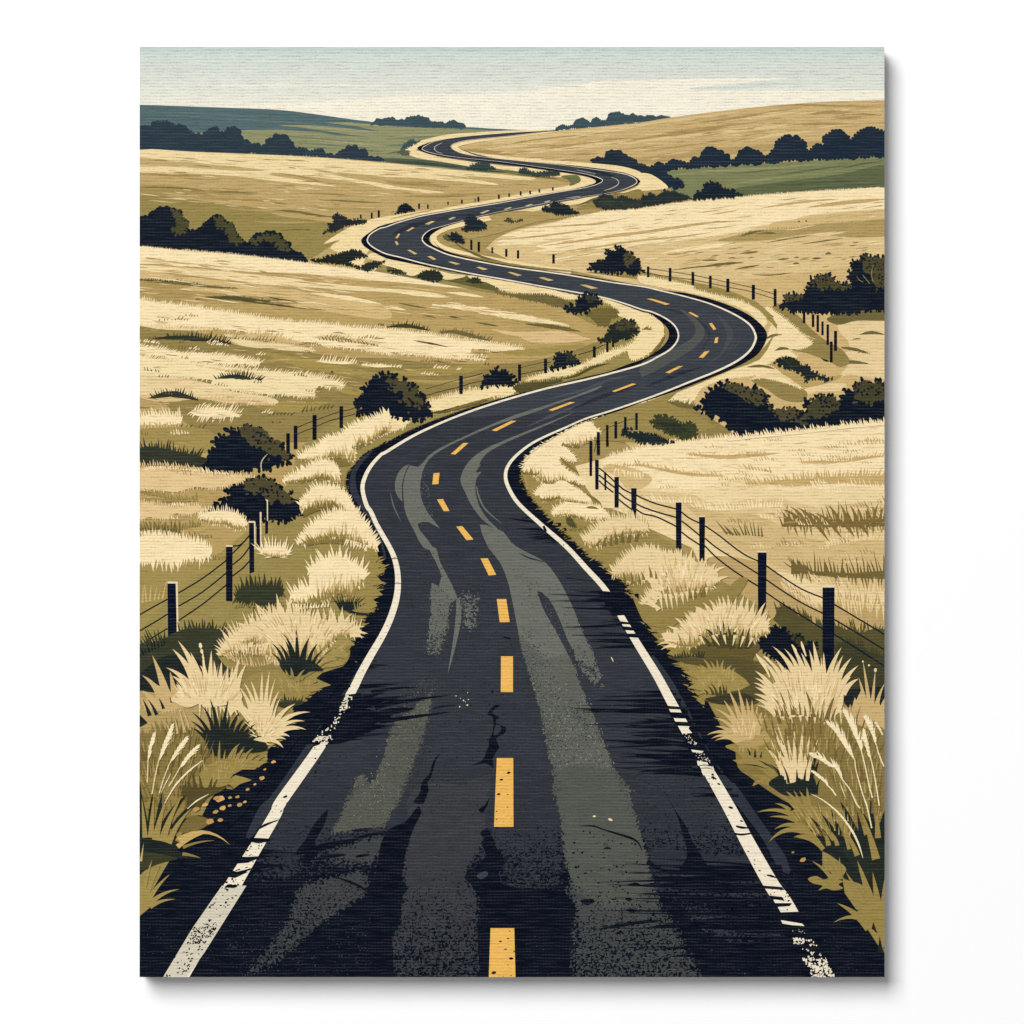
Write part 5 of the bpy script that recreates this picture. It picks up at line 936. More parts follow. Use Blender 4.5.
fence(['R 664,385 710,420 795,500', 'R 664,440 700,470 795,545', 'R 664,485 700,520 780,580', 'R 820,520 860,555 925,588', 'R 822,580 870,620 925,652', 'R 822,635 870,675 925,715', 'R 962,600 1024,632 F 60,848 138,868', 'R 962,670 1024,700 F 60,880 138,902', 'R 962,715 1024,752 F 60,900 138,938', 'F 158,880 190,905 232,925', 'F 158,916 190,940 232,975', 'F 158,960 190,985 232,1012', 'F 252,935 310,975 372,1024 I 420,32 465,52', 'F 252,985 300,1024 I 380,50 465,104', 'I 250,-10 300,40 380,100 465,153', 'I 496,70 560,115 640,165 725,200', 'I 496,126 560,170 640,220 725,262', 'I 496,178 560,222 640,272 725,325', 'I 768,225 860,280 980,352', 'I 768,285 860,340 980,414', 'I 768,345 860,402 980,480'],
      [post('E', 1002, 484, 552, 10), post('E', 957, 500, 560, 10), post('E', 919, 517, 586, 11), post('E', 885, 532, 618, 10), post('E', 849, 560, 652, 12), 'R 586,166 609,166 608,448 588,448', 'R 632,320 662,320 660,556 634,556', 'R 704,418 722,418 722,562 708,560', 'R 787,456 823,456 821,700 788,700', ('R 921,546 964,546 962,800 945,820 924,800', []),
       ('F 135,842 158,842 157,1026 136,1026', [at('F 135,837 158,837 158,842 135,842')]), ('F 228,900 252,900 I 250,50 240,72 230,62', [at('F 227,895 252,895 252,900 227,900')]),
       ('I 463,18 498,18 496,235 470,285 464,280', [at('I 462,12 498,12 498,18 462,18')]), ('I 722,155 770,155 767,520 722,525', [at('I 722,151 735,147 760,147 770,151 770,158 722,158')])], 1.45)

# ------------------------------------------------------------------ near grass
def tuft(layers, name='printed_grass_tuft'):
    p = Part()
    for c, sh in layers: p.add(c, sh)
    return p.link(name, root)
def strands(jobs):
    """Fine blades over the tufts, one part for each patch of them."""
    for c, *patches in jobs:
        for sh in patches: tuft([(c, sh)], 'printed_grass_strand')
PALE, STRAW, GOLD, DRAB = (236, 214, 166), (228, 203, 153), (200, 171, 117), (138, 118, 64)
MUD, SHADE, DEEP = (110, 96, 56), (56, 58, 42), (34, 40, 37)
def fringe(q, y0, y1, ang, L, col, step=3.0):
    """Tufts of the verge that reach over the dark edge of the asphalt, and notches of asphalt between them."""
    r = [a for a in resample(q, step) if y0 <= a[1] <= y1]; g, k = [], []
    for x, y in r:
        t = (y - y0) / (y1 - y0); l = L[0] + (L[1] - L[0]) * t
        a = ang + random.uniform(-28, 22); ra = math.radians(a); u = random.random()
        if u < .62: g.append(blade(x - math.cos(ra) * l * .5, y + math.sin(ra) * l * .5, a, l * random.uniform(.8, 1.7), l * .42, random.uniform(-25, 25)))
        if u > .45: k.append(blade(x + math.cos(ra) * l * .4, y - math.sin(ra) * l * .4, a + 180, l * random.uniform(.6, 1.2), l * .3, random.uniform(-20, 20)))
    p = Part(); p.add(col, g); p.add(INKY, k); p.link('printed_grass_edge', root)
fringe(edge_l, 436, 545, 200 - 180, (2.5, 4), (150, 132, 74), 2.2)
fringe(edge_l, 545, 800, 8, (6, 10), (152, 132, 74), 3.2)
fringe(edge_l, 375, 436, -40, (1.6, 2.2), (118, 104, 58), 1.8)
fringe(edge_r, 415, 470, 190, (2.5, 4), CREAM, 1.6)
fringe(edge_r, 470, 560, 195, (3.5, 5), (146, 127, 70), 2.2)
fringe(edge_r, 560, 800, 172, (6, 10), (148, 129, 70), 3.2)
fringe(edge_r, 800, 940, 168, (7, 8), (148, 129, 70), 4.0)
p = Part()      # the dark verge of the asphalt between the near clumps
p.add(INKY, [at('W 1040,10 960,60 960,125 920,205 740,262 690,305 820,365 660,445 600,500 520,500 500,560 650,580 600,720 430,870 330,850 300,880 300,960 250,1000 V 1010,490 960,530 820,560 740,600 800,680 740,715 640,705 560,800 480,960 U 204,850 243,815 284,758 312,722 340,684 352,667 374,628')])
p.link('verge_edge', road)
p = Part()
p.add(INKY, [at('I 255,600 330,740 400,800 440,860 500,900 540,950 640,1000 L 620,60 690,120 700,200 660,260 720,320 720,400 800,440 810,500 880,600 970,740 900,830 700,560 560,330 400,100 I 340,900 235,700')])
p.link('verge_edge', road)
# left bank, far to near
tuft([(CREAM, mass('P 310,460 340,432 400,402 480,362 530,302 620,292 700,242 760,202 860,162 960,122 1030,105 1030,235 1000,255 900,310 860,350 800,335 750,355 765,440 730,480 640,450 560,450 520,485 460,465 400,482', 5.2, 112, 2.1, 2.1, .4, bend=6)), *(under('P 310,460 340,432 400,402 480,362 530,302 620,292 700,242 760,202 860,162 960,122 1030,105 1030,235 1000,255 900,310 860,350 800,335 750,355 765,440 730,480 640,450 560,450 520,485 460,465 400,482')),
      ((128, 110, 60), feather(at('P 740,380 780,385 830,360'), 4.5, 85, 1.4, 2.4) + feather(at('P 560,480 620,480 680,490'), 5.5, (120, 80), 1.5, 2.2) + [smooth(at('P 550,480 620,462 700,495 720,520 620,530 540,500'), True)] + feather(at('P 960,280 985,270 1015,250'), 4, 80, 1.8, 2.4))])
tuft([(CREAM, mass('P 190,650 250,602 330,572 400,532 480,492 540,492 600,522 630,562 640,620 640,648 560,632 480,612 400,632 320,640 260,642', 5.4, 110, 2.1, 2.1, .5, bend=6)), *(under('P 190,650 250,602 330,572 400,532 480,492 540,492 600,522 630,562 640,620 640,648 560,632 480,612 400,632 320,640 260,642')), ((128, 110, 60), feather(at('P 330,650 420,632 480,618 560,632'), 5, 80, 1.9, 2.2))])
tuft([(CREAM, mass('P 320,830 360,772 400,742 460,695 520,692 580,702 640,722 690,752 730,822 760,882 800,922 700,900 620,852 520,832 430,852 360,890', 6, 102, 2.2, 2.1, .55, bend=6)), *(under('P 320,830 360,772 400,742 460,695 520,692 580,702 640,722 690,752 730,822 760,882 800,922 700,900 620,852 520,832 430,852 360,890')), ((122, 104, 56), feather(at('P 360,905 430,865 520,850 620,862 690,885'), 7.5, (75, 115), 2.2, 2.2) + streak(at('P 340,940 420,890 540,860 640,880'), 6))])
tuft([(CREAM, mass('Q 300,108 360,40 420,-20 480,-64 560,-114 680,-134 760,-120 820,-60 870,0 905,70 935,145 890,185 840,150 760,115 680,85 600,62 500,78 420,98 350,120', 8, 84, 2.3, 2.3, .62, bend=6)), *(under('Q 300,108 360,40 420,-20 480,-64 560,-114 680,-134 760,-120 820,-60 870,0 905,70 935,145 890,185 840,150 760,115 680,85 600,62 500,78 420,98 350,120')),
      ((134, 116, 64), feather(at('Q 380,130 470,110 560,105 640,110 740,140'), 9.5, (130, 90), 2.3, 2.5)), (CREAM, feather(at('Q 690,100 790,125 880,160'), 7, 255, 1.6, 2.6))])
tuft([((150, 132, 74), [at(s) for s in ('Q 860,150 940,200 950,250 925,275 1000,295 940,320 1000,350 930,380 990,445 900,460 985,535 900,555 940,625 880,650 920,665 800,690 700,640 720,400 840,300',)])])
tuft([(CREAM, mass('Q 10,180 60,150 120,150 200,170 225,200 150,225 60,215', 9.5, 90, 2.2, 2.5, .5, all_round=True)), *(under('Q 10,180 60,150 120,150 200,170 225,200 150,225 60,215'))])
tuft([(CREAM, mass('Q 390,330 430,300 480,270 540,240 620,232 700,250 760,290 820,330 850,370 830,420 790,455 750,480 740,540 680,520 600,520 540,560 480,570 400,590 300,600 250,560 260,520 330,490 400,470 440,460 430,400', 11, 92, 2.5, 2.6, .64, bend=8)), *(under('Q 390,330 430,300 480,270 540,240 620,232 700,250 760,290 820,330 850,370 830,420 790,455 750,480 740,540 680,520 600,520 540,560 480,570 400,590 300,600 250,560 260,520 330,490 400,470 440,460 430,400')),
      ((140, 122, 68), feather(at('Q 420,610 520,580 620,570 760,560'), 10, (115, 75), 2.1, 2.8)), (CREAM, feather(at('Q 330,640 440,630 560,620'), 6, 80, 1.5, 3))])
tuft([(DEEP, fan(*at('Q 700,650')[0], 14, 17, 125, 35, 13, 2.2, .45) + streak(at('Q 640,630 760,680 900,690'), 5)), ((150, 132, 74), fan(*at('Q 800,670')[0], 10, 14, 110, 50, 6, 2.0, 0))])
tuft([((52, 56, 40), mass('G 425,200 440,165 500,150 560,150 610,165 600,190 560,225 480,225', 9, 90, 1.9, 2.4, .35)), (OLIVE, feather(at('G 420,235 480,230 560,240 620,225'), 5, 70, 1.6, 3))])
tuft([(SHADE, smooth(at('G 30,420 60,385 120,370 200,330 290,320 370,330 400,370 350,420 380,470 420,520 300,600 100,640 20,640'), True) + feather(at('G 200,330 260,318 330,320 390,335'), 9, (105, 70), 2.2, 2.8) + feather(at('G 40,385 90,372 140,360'), 12, (125, 95), 2, 2.8)), (DEEP, smooth(at('G 30,520 80,470 150,430 260,440 300,500 260,600 100,620 20,620'), True)), ((26, 31, 36), feather(at('G 40,430 100,400 150,380'), 8, 105, 1.5, 3.4))])
tuft([(GOLD, feather(at('G 50,215 90,205 130,200'), 17, (95, 80), 1.4, 4))])
tuft([(CREAM, feather(at('D 40,980 120,975 200,985 300,1010'), 7, (110, 80), 1.7, 2.6) + mass('D 30,985 120,980 220,990 300,1015 G 330,15 300,40 240,35 180,55 120,45 60,60 30,40', 7, 100, 2.0, 2.4, .3) + feather(at('G 40,40 120,50 200,50 320,25'), 11, (275, 262), 2.3, 3.0)), (CREAM, mass('D 275,900 300,885 350,875 400,878 440,895 470,930 430,945 380,925 320,920', 6, 95, 1.6, 2.2, .45)), *(under('D 275,900 300,885 350,875 400,878 440,895 470,930 430,945 380,925 320,920')), ((150, 130, 74), feather(at('D 40,940 120,935 200,945 280,930'), 7, (110, 70), 1.6, 2.6))])
tuft([((222, 192, 140), mass('D 30,720 120,715 240,735 360,740 460,745 420,765 330,785 260,780 180,800 100,790 30,795', 5, 100, 1.9, 2.3, .3) + feather(at('D 40,715 160,712 280,730 330,740'), 6, 110, 1.6, 2.6)), (CREAM, feather(at('D 60,708 140,702 280,715 340,722 400,728'), 5, 115, 1.4, 2.6)), ((150, 130, 74), feather(at('D 40,800 120,815 200,830 270,830'), 7, (125, 95), 1.6, 2.4) + streak(at('D 30,825 140,835 280,835'), 5)), ((222, 192, 140), mass('D 30,845 100,850 160,862 270,855 280,875 230,890 180,885 140,905 80,900 30,910', 5, 100, 1.9, 2.3, .3)), (MOSS, feather(at('D 40,950 120,945 200,960'), 9, (110, 80), 1.7, 2.8))])
tuft([(PINE, smooth(at('D 30,630 100,620 200,640 270,655 310,670 270,700 180,695 30,690'), True) + feather(at('D 40,625 110,625 190,640 280,655'), 9, (105, 65), 1.9, 2.4)), (SAND, feather(at('D 40,690 130,690 260,705'), 5, 100, 1.6, 2.6))])
# the broad pale tuft by the road and its dark spikes
tuft([(OLIVE, smooth(at('Q 40,990 200,1010 420,1000 600,960 W 860,-60 980,20 900,120 700,240 560,320 380,380 100,340 0,250'), True)),
      (STRAW, mass('Q 20,730 100,680 180,680 240,690 330,690 410,715 480,755 540,750 620,760 680,760 740,790 800,820 760,850 680,850 600,880 520,960 440,1040 200,1060 60,1010 -60,900 G 360,430 380,380 440,330', 12, 100, 2.4, 2.6, .6, bend=8)), *(under('Q 20,730 100,680 180,680 240,690 330,690 410,715 480,755 540,750 620,760 680,760 740,790 800,820 760,850 680,850 600,880 520,960 440,1040 200,1060 60,1010 -60,900 G 360,430 380,380 440,330')),
      (STRAW, arcs('Q', '0,690>-40,600,30 30,740>25,625,34 80,760>70,590,46,.16 150,720>130,520,44,.2 190,720>150,590,36 240,700>205,560,44 280,690>250,590 380,730>400,640,34 440,760>460,680,30 480,800>540,690,34 590,760>560,620,36 600,770>600,680,30 640,780>660,650,40 670,800>740,680,36 700,800>780,740,34 720,820>840,790,34 740,840>865,845,40,.06 720,860>835,875,34,.05 -60,820>-100,700,40,.2 -90,850>-190,760,40,.2 -120,880>-210,800,36,.2 -60,780>-60,660')),
      (GOLD, feather(at('G 380,430 440,460 520,470 600,440'), 11, (125, 85), 1.5, 2.8) + feather(at('W 0,60 100,90 220,110 320,80'), 9, (105, 80), 1.6, 3.0)), (STRAW, feather(at('W 20,20 120,40 220,50 320,20'), 12, (285, 262), 1.8, 2.8))])
tuft([((158, 138, 80), [at('W 640,200 720,140 790,80 860,0 880,-60 960,0 1000,40 930,50 900,70 950,110 930,150 880,140 840,130 860,170 915,195 840,215 760,220 700,250')] + arcs('W', '820,60>1000,40,60,.02 800,110>955,130,50,.02 760,190>915,190,44,.08')), ((104, 90, 50), arcs('W', '700,235>860,165,16 760,120>880,60,12'))])
tuft([(DEEP, smooth(at('W 400,190 480,160 560,165 640,160 690,190 745,240 640,252 600,275 520,290 440,262'), True) + arcs('W', '440,215>330,20,40 425,225>330,100,34 470,190>385,25,40 500,185>440,0,44 520,180>420,-60,40 540,180>530,-100,44 570,180>628,-10,36 590,185>640,-40,34 630,190>705,25,40 660,215>745,80,34 690,225>760,130,26'))])
tuft([((150, 131, 75), smooth(at('W 120,330 220,260 340,240 420,250 460,290 520,330 560,335 640,315 700,330 650,360 640,430 600,470 590,490 520,488 440,480 380,470 300,520 180,520'), True) + arcs('W', '560,370>700,315,50,.02 640,380>810,360,60,.02 620,400>740,395,50,.02 600,430>660,435,40 540,330>600,235,36 500,300>485,215,30 460,290>440,235,24 570,320>600,290')),
      (SHADE, feather(at('W 400,500 470,490 540,490 590,480'), 8, (105, 70), 1.8, 2.2) + smooth(at('W 380,500 480,485 590,488 560,520 420,540'), True))])
# big near tuft
tuft([((176, 152, 98), smooth(at('V -20,-40 100,-60 300,-40 480,0 560,120 540,260 420,300 240,280 100,330 -20,330'), True)), ((132, 114, 64), smooth(at('V -20,300 100,270 260,230 420,250 560,300 640,420 600,560 480,700 300,760 -20,700'), True) + feather(at('V 0,310 120,270 260,240 400,260'), 12, (105, 85), 2.2, 2.6)),
      ((146, 126, 70), smooth(at('V -20,620 120,660 300,700 400,860 340,1024 -20,1040'), True) + feather(at('V 0,640 120,670 280,690 380,760'), 12, (100, 75), 2.4, 2.6))])
tuft([(GOLD, mass('O 0,1010 60,980 150,950 230,930 300,900 340,960 V 340,60 200,90 60,60 -20,30', 7, 112, 2.4, 3.0, .35) + arcs('O', '230,1000>98,600,90,.04 180,1010>15,760,80,.12 220,980>100,820,60 290,990>240,730,76,.02 150,1024>0,885,70 60,1040>0,940,60 320,970>290,830,50')),
      (DEEP, arcs('V', '30,200>-40,90,70,.02 78,125>20,-10,34,.04 134,118>60,-10,30,.04 190,70>150,-20,26,.02 250,20>235,-30,16'))])
tuft([(STRAW, smooth(at('O 250,950 340,860 430,800 560,790 680,800 770,840 810,960 V 560,60 480,30 380,60 280,20'), True) + arcs('O', '460,900>260,550,90,.08 480,900>305,485,90,.09 500,880>405,575,76,.05 540,860>500,620,60,.02 560,850>572,560,56,.02 605,850>592,640,50 640,850>655,650,54 690,860>705,685,50 730,860>742,690,44 745,870>802,615,56,.08 770,900>855,665,56,.08 440,940>210,700,80,.12 400,950>255,765,70,.12 350,950>290,830,60 530,800>480,680,40')),
      (PALE, band(at('O 520,760 515,680 505,600 492,560'), [2, 1.6, 1.2, 1.0]) + [disc(*at('O 485,525')[0], 1.7, 3.0, -.15), disc(*at('O 495,570')[0], 1.5, 2.4, -.2), disc(*at('O 505,615')[0], 1.1, 1.8, -.2)]),
      (STRAW, feather(at('V 480,40 600,60 720,60 800,20'), 12, (270, 285), 2.0, 3.4)), (GOLD, arcs('V', '360,260>300,30,26,.02 400,240>330,40,22,.02 300,270>270,120,22 240,280>200,170,20'))])
tuft([(STRAW, smooth(at('W 150,825 230,760 160,680 60,560 0,600 -40,430 60,360 110,520 200,580 300,610 370,660 400,700 390,750 330,800 240,835'), True) + arcs('W', '190,660>70,370,60 215,640>108,335,50 235,620>165,320,46 250,620>258,250,44,.06 280,620>318,245,46 300,640>367,300,30 310,670>398,400,48 340,680>408,455,28 350,690>525,508,56 370,700>645,576,54,.13 380,715>602,648,44,.12 390,735>612,718,44,.13 380,750>562,716,30 380,755>480,774,36,.12 350,780>450,796,34,.1 290,790>428,864,50,.12 200,830>332,842,36,.08'))])
tuft([(DEEP, smooth(at('V 540,260 640,225 760,265 860,305 960,330 1010,345 1010,400 900,420 780,420 700,470 620,450 575,430 540,370'), True) + arcs('V', '570,340>415,95,44 560,340>405,165,40 550,350>398,215,36 590,300>490,35,40,.12 620,290>558,-20,46 660,290>712,-20,44,.06 650,280>650,110,30 690,280>722,120,34 720,290>803,92,46 760,300>838,145,40 790,310>888,162,40 810,320>942,184,36 830,330>942,234,34 850,335>988,292,36 830,350>900,330,30'))])
tuft([((152, 132, 74), [at('V 470,600 540,520 585,500 640,480 700,470 820,470 900,480 1015,492 950,530 920,555 820,555 740,600 720,632 765,600 850,622 895,640 800,672 745,712 690,682 640,695 520,700 400,640')] + arcs('V', '590,510>578,380,24 632,510>640,320,30 670,520>684,395,28 710,500>802,345,40 780,490>840,370,26 830,490>910,382,28 860,500>968,430,30 900,510>1010,440,24 640,500>620,420,20 W 0,0>0,1'.replace(' W 0,0>0,1', '')) + arcs('W', '30,960>62,855,30 60,970>120,870,24 100,970>180,870,22 140,980>230,900,24 190,990>290,930,26 220,1010>310,975,30')),
      ((84, 74, 42), smooth(at('V 320,690 440,700 560,705 690,690 640,735 560,765 520,800 470,860 400,870 360,810'), True) + arcs('V', '360,720>325,585,34 400,720>355,600,30 440,710>412,560,34 490,700>468,590,30 560,710>592,600,30 590,710>645,612,26 700,680>760,720,20 W'.replace(' W', ''))), ((66, 60, 38), smooth(at('V 380,950 480,920 560,960 600,930 540,1010 400,1024'), True))])
strands([((206, 176, 122), hair('O', (560, 1200), '260,940 420,800 560,790 740,830 800,1000', 46, 110), hair('W', (260, 800), '130,640 200,600 330,660 380,700 320,790 230,800', 26, 80)), ((240, 220, 174), hair('O', (560, 1200), '260,940 420,800 560,790 740,830 800,1000', 26, 120), hair('W', (260, 800), '130,640 200,600 330,660 380,700 320,790 230,800', 16, 80)),
      ((196, 166, 112), hair('Q', (350, 1100), '-40,900 60,740 300,710 560,770 720,820 480,930', 50, 80)), ((242, 222, 178), hair('Q', (350, 1100), '-40,900 60,740 300,710 560,770 720,820 480,930', 30, 90))])
strands([((112, 96, 54), hair('V', (200, 1400), '0,330 400,260 560,420 480,650 340,700 0,640', 60, 110, 11)), ((160, 138, 82), hair('V', (200, 1400), '0,330 400,260 560,420 480,650 340,700 0,900', 60, 120, 11)), ((124, 106, 58), hair('V', (300, 1300), '0,660 300,720 400,860 330,1000 0,1000', 34, 120, 12)), ((176, 152, 94), hair('V', (600, 900), '480,560 640,490 900,490 760,590 600,660', 24, 70, 9), hair('W', (560, 600), '380,300 560,340 700,340 600,440 420,460', 22, 70, 9), hair('W', (600, 300), '680,220 800,90 940,20 900,110', 14, 70, 9))])
# near left corner
tuft([(DEEP, smooth(at('DB -20,260 60,225 140,230 260,270 340,330 355,372 300,405 400,430 485,466 300,472 200,492 110,525 40,560 -20,580'), True)), ((60, 60, 40), smooth(at('DB 0,420 200,440 300,470 200,495 100,525 0,560'), True)),
      (DEEP, arcs('V', '80,1040>100,745,60,.02 140,1040>178,735,60,.04 45,1040>-8,680,50,.04 20,1040>-20,560,40 190,1040>372,760,80,.06 270,1040>475,795,70,.06 310,1030>425,925,40 110,1040>60,860,30 240,1000>300,820,30')),
      ((158, 138, 78), arcs('DB', '42,300>15,-20,44,.01 88,300>112,-40,50,.02 125,320>215,-20,60,.04 180,330>335,-30,66,.05 228,345>420,60,56,.06 300,330>420,150,36,.08')), ((120, 103, 56), smooth(at('DB 330,210 400,130 480,130 560,160 520,215 420,250 320,260'), True)),
      ((196, 166, 100), arcs('DB', '310,320>722,358,46,.2 300,372>545,258,40,.06')), ((140, 122, 68), arcs('DB', '345,378>605,322,26,.05 340,430>488,466,30,.04')), ((190, 166, 108), arcs('DB', '8,490>30,345,20,.01')),
      ((158, 138, 78), [at('DB -10,690 30,700 70,750 110,800 90,850 -10,935')] + arcs('DB', '20,760>97,478,44,.02 50,770>167,512,46,.03 70,800>242,592,44,.05 80,830>318,713,44,.09 80,855>285,793,38,.08'))])
def seed_stalk(stem, head, w=5.0, col=(241, 224, 182), side=1, drop=(204, 174, 118)):
    """A stalk of grass with a feathery seed head."""
    p = Part(); p.add(drop if drop else col, band(stem, [1.3, 1.2, .9]))
    q = resample(smooth(head), 2.2); res = band(head, [.5, w * .3, w * .36, w * .28, .7])
    m = len(q)
    for i, (x, y) in enumerate(q[:-1]):
        dx, dy = q[i + 1][0] - x, q[i + 1][1] - y
        an = math.degrees(math.atan2(-dy, dx)); t = i / m
        l = w * 1.5 * math.sin(math.pi * (.12 + .8 * t))
        res.append(blade(x, y, an + (152 if side > 0 else -152) + random.uniform(-8, 8), l * 1.25, 2.3, 10 * side))
        if i % 2: res.append(blade(x, y, an + (-160 if side > 0 else 160), l * .6, 1.3))
    p.add(col, res); return p.link('printed_seed_stalk', root)
# heads run from their tip to where they join the stem
PD = (226, 204, 156)
seed_stalk('V 60,660 62,580 66,490', 'V 108,272 92,330 76,400 64,495', 4.8, side=1, drop=PD)
seed_stalk('V 98,750 120,620 150,480', 'V 255,203 225,280 185,380 150,492', 5.6, side=1, drop=PD)
seed_stalk('V 155,745 190,630 240,500', 'V 367,303 325,360 280,430 238,508', 5.4, side=1, drop=PD)
seed_stalk('V 230,690 275,620 320,540', 'V 460,366 415,410 365,470 316,548', 5.2, side=1, drop=PD)
p = Part(); p.add((240, 224, 184), band('V 200,825 285,680 400,560 503,482', [.5, 1.7, 1.7, .5]) + band('V 380,870 455,805 550,753', [.6, 1.4, .4]) + band('V 170,740 215,650 250,585', [.3, .9, .3])); p.link('printed_grass_blade', root)
for i, (s, r) in enumerate((('J 360,122', 5), ('J 400,118', 2.2), ('J 430,115', 2.2), ('J 460,135', 2), ('J 320,213', 4.2), ('J 362,208', 3), ('J 370,160', 3.6), ('J 438,147', 3), ('J 400,150', 2), ('J 300,146', 3), ('J 342,175', 3), ('J 265,165', 3.6), ('J 528,40', 3), ('J 470,85', 2), ('J 345,120', 3), ('G 575,855', 2.4), ('G 540,885', 1.6), ('G 525,918', 2), ('J 500,65', 1.6), ('L 603,337', 1.4), ('L 644,366', 3.4))):
    p = Part(); p.add((188, 146, 88) if i % 3 else (208, 168, 106), disc(*at(s)[0], r, r * .62, -.3, 9, .18)); p.link('printed_pebble', root)

# right bank
tuft([((146, 127, 72), smooth(at('X -60,440 40,520 120,570 240,540 400,500 560,440 700,380 800,300 860,330 700,520 440,570 320,650 230,700 120,692 40,660 0,600'), True) + [at('X 120,560 50,648 130,660 110,690 240,700 280,640')]),
      (STRAW, mass('R 540,950 600,900 660,850 740,800 840,790 940,795 1020,820 1060,870 1000,905 900,900 800,930 700,985 600,1000', 8, 110, 2.2, 2.4, .55, bend=6) + mass('X -225,260 -170,190 -100,120 -20,80 60,65 130,80 200,110 300,125 400,160 470,205 560,225 620,285 600,350 540,395 460,395 400,420 300,430 200,440 160,430 120,470 60,490 10,510 60,440 110,390 150,340 100,310 20,330 -80,320 -160,300', 7, 110, 2.2, 2.3, .5)), *(under('R 540,950 600,900 660,850 740,800 840,790 940,795 1020,820 1060,870 1000,905 900,900 800,930 700,985 600,1000') + under('X -225,260 -170,190 -100,120 -20,80 60,65 130,80 200,110 300,125 400,160 470,205 560,225 620,285 600,350 540,395 460,395 400,420 300,430 200,440 160,430 120,470 60,490 10,510 60,440 110,390 150,340 100,310 20,330 -80,320 -160,300')), ((118, 102, 56), arcs('R', '700,1010>735,920,30 760,1000>770,900,30 800,990>790,880,30 850,980>850,880,30 900,980>930,890,30 960,970>1000,880,30 650,1010>690,950,26') + arcs('X', '-120,345>-140,250,26 -60,350>-70,250,26 0,350>-20,260,24')), (STRAW, arcs('X', '40,140>8,50,44 80,140>45,28,44 140,150>92,35,44 225,170>178,78,44 275,160>230,80,40 300,170>285,60,40 320,180>335,70,40 395,200>422,60,40 430,220>430,150,30 480,240>500,140,36 500,250>545,140,36 545,280>622,178,44 560,290>692,213,44 590,330>712,292,44,.06 180,400>82,342,48 150,440>72,398,40 140,480>25,422,44 120,510>5,478,40 120,530>-10,512,36 150,560>60,495,40')),
      (STRAW, arcs('X', '160,430>180,575,30,0 200,430>225,560,28,0 240,430>262,560,30,0 285,420>300,540,28,0 330,420>350,520,28,0 370,410>385,500,26,0 420,400>430,490,24,0 470,390>480,460,24,0 530,380>535,440,24,0')), ((128, 110, 60), arcs('X', '400,460>385,370,26 440,460>440,380,26 480,450>490,350,24 505,450>530,340,24 90,300>65,200,26 130,310>120,240,20 30,320>5,250,26 210,300>205,240,18'))])
tuft([((150, 131, 72), [at('X 215,910 290,850 420,800 560,820 560,930 400,930 300,940')]), ((98, 86, 48), smooth(at('X 420,860 560,820 660,820 800,830 900,800 960,860 900,960 1024,980 1024,1060 760,1060 600,960 480,930 400,900'), True)),
      (STRAW, mass('X 200,790 300,760 380,660 430,610 520,610 580,570 640,545 740,565 840,565 900,590 960,640 1010,650 1015,730 960,765 900,800 840,770 760,750 660,750 560,740 500,780 440,830 380,845 300,830', 7, 92, 2.2, 2.5, .6, bend=8) + arcs('X', '420,720>350,575,50 380,750>275,618,50 350,780>215,690,48,.12 330,800>165,748,44,.12 310,820>150,795,40,.12 300,830>135,842,40,.12 290,850>165,880,34,.12 440,680>398,568,40 530,670>415,578,44,.12 560,650>435,530,50,.12 580,620>500,500,44 620,610>550,475,48 650,600>625,448,46 690,600>655,445,44 715,590>700,432,44 750,600>772,450,44 800,590>835,435,44 850,590>867,452,44 890,620>922,478,44 940,660>1005,498,48 970,670>1030,555,44,.1 1000,690>1060,620,40')), *(under('X 200,790 300,760 380,660 430,610 520,610 580,570 640,545 740,565 840,565 900,590 960,640 1010,650 1015,730 960,765 900,800 840,770 760,750 660,750 560,740 500,780 440,830 380,845 300,830')),
      ((70, 66, 40), arcs('X', '640,860>515,705,50 655,860>608,668,48 700,860>660,640,50,.02 735,870>705,678,44,.02 740,860>778,662,44 800,870>835,698,44 850,870>882,690,40 880,860>925,755,36 600,850>540,740,36 560,850>460,755,34')), ((150, 131, 72), arcs('X', '330,850>300,740,26 400,850>395,740,26 440,850>430,760,24')),
      (STRAW, arcs('X', '580,760>640,850,26,0 670,760>690,840,24,0 760,760>740,850,26,0 830,770>800,860,26,0 900,780>860,860,26,0 480,770>520,840,24,0'))])
tuft([((86, 78, 46), smooth(at('Y -20,-30 200,-20 560,-20 700,60 760,200 700,340 560,360 400,352 280,320 420,270 560,200 300,60 100,20'), True)), ((58, 56, 40), smooth(at('Y 280,310 400,288 540,262 640,285 680,330 520,338 400,350'), True) + feather(at('X 260,940 400,920 520,930'), 7, (110, 80), 2.0, 2.6)),
      ((158, 138, 78), [at('Y 100,92 200,90 260,80 340,70 480,75 520,95 600,150 640,200 560,240 500,250 430,280 380,262 320,272 270,265 215,282 250,245 138,222 205,190 155,180 225,155')] + arcs('Y', '270,110>200,48,36 300,110>228,32,36 330,110>262,-10,40 360,100>320,5,36 385,100>372,-10,36 405,100>430,-5,36 450,110>495,38,36 480,120>525,65,36 240,130>100,92,50,.04')),
      ((70, 64, 40), arcs('Y', '345,275>298,205,24 375,280>320,180,24 405,280>388,160,28 435,280>418,185,26 300,270>270,235,20 450,270>450,200,18'))])
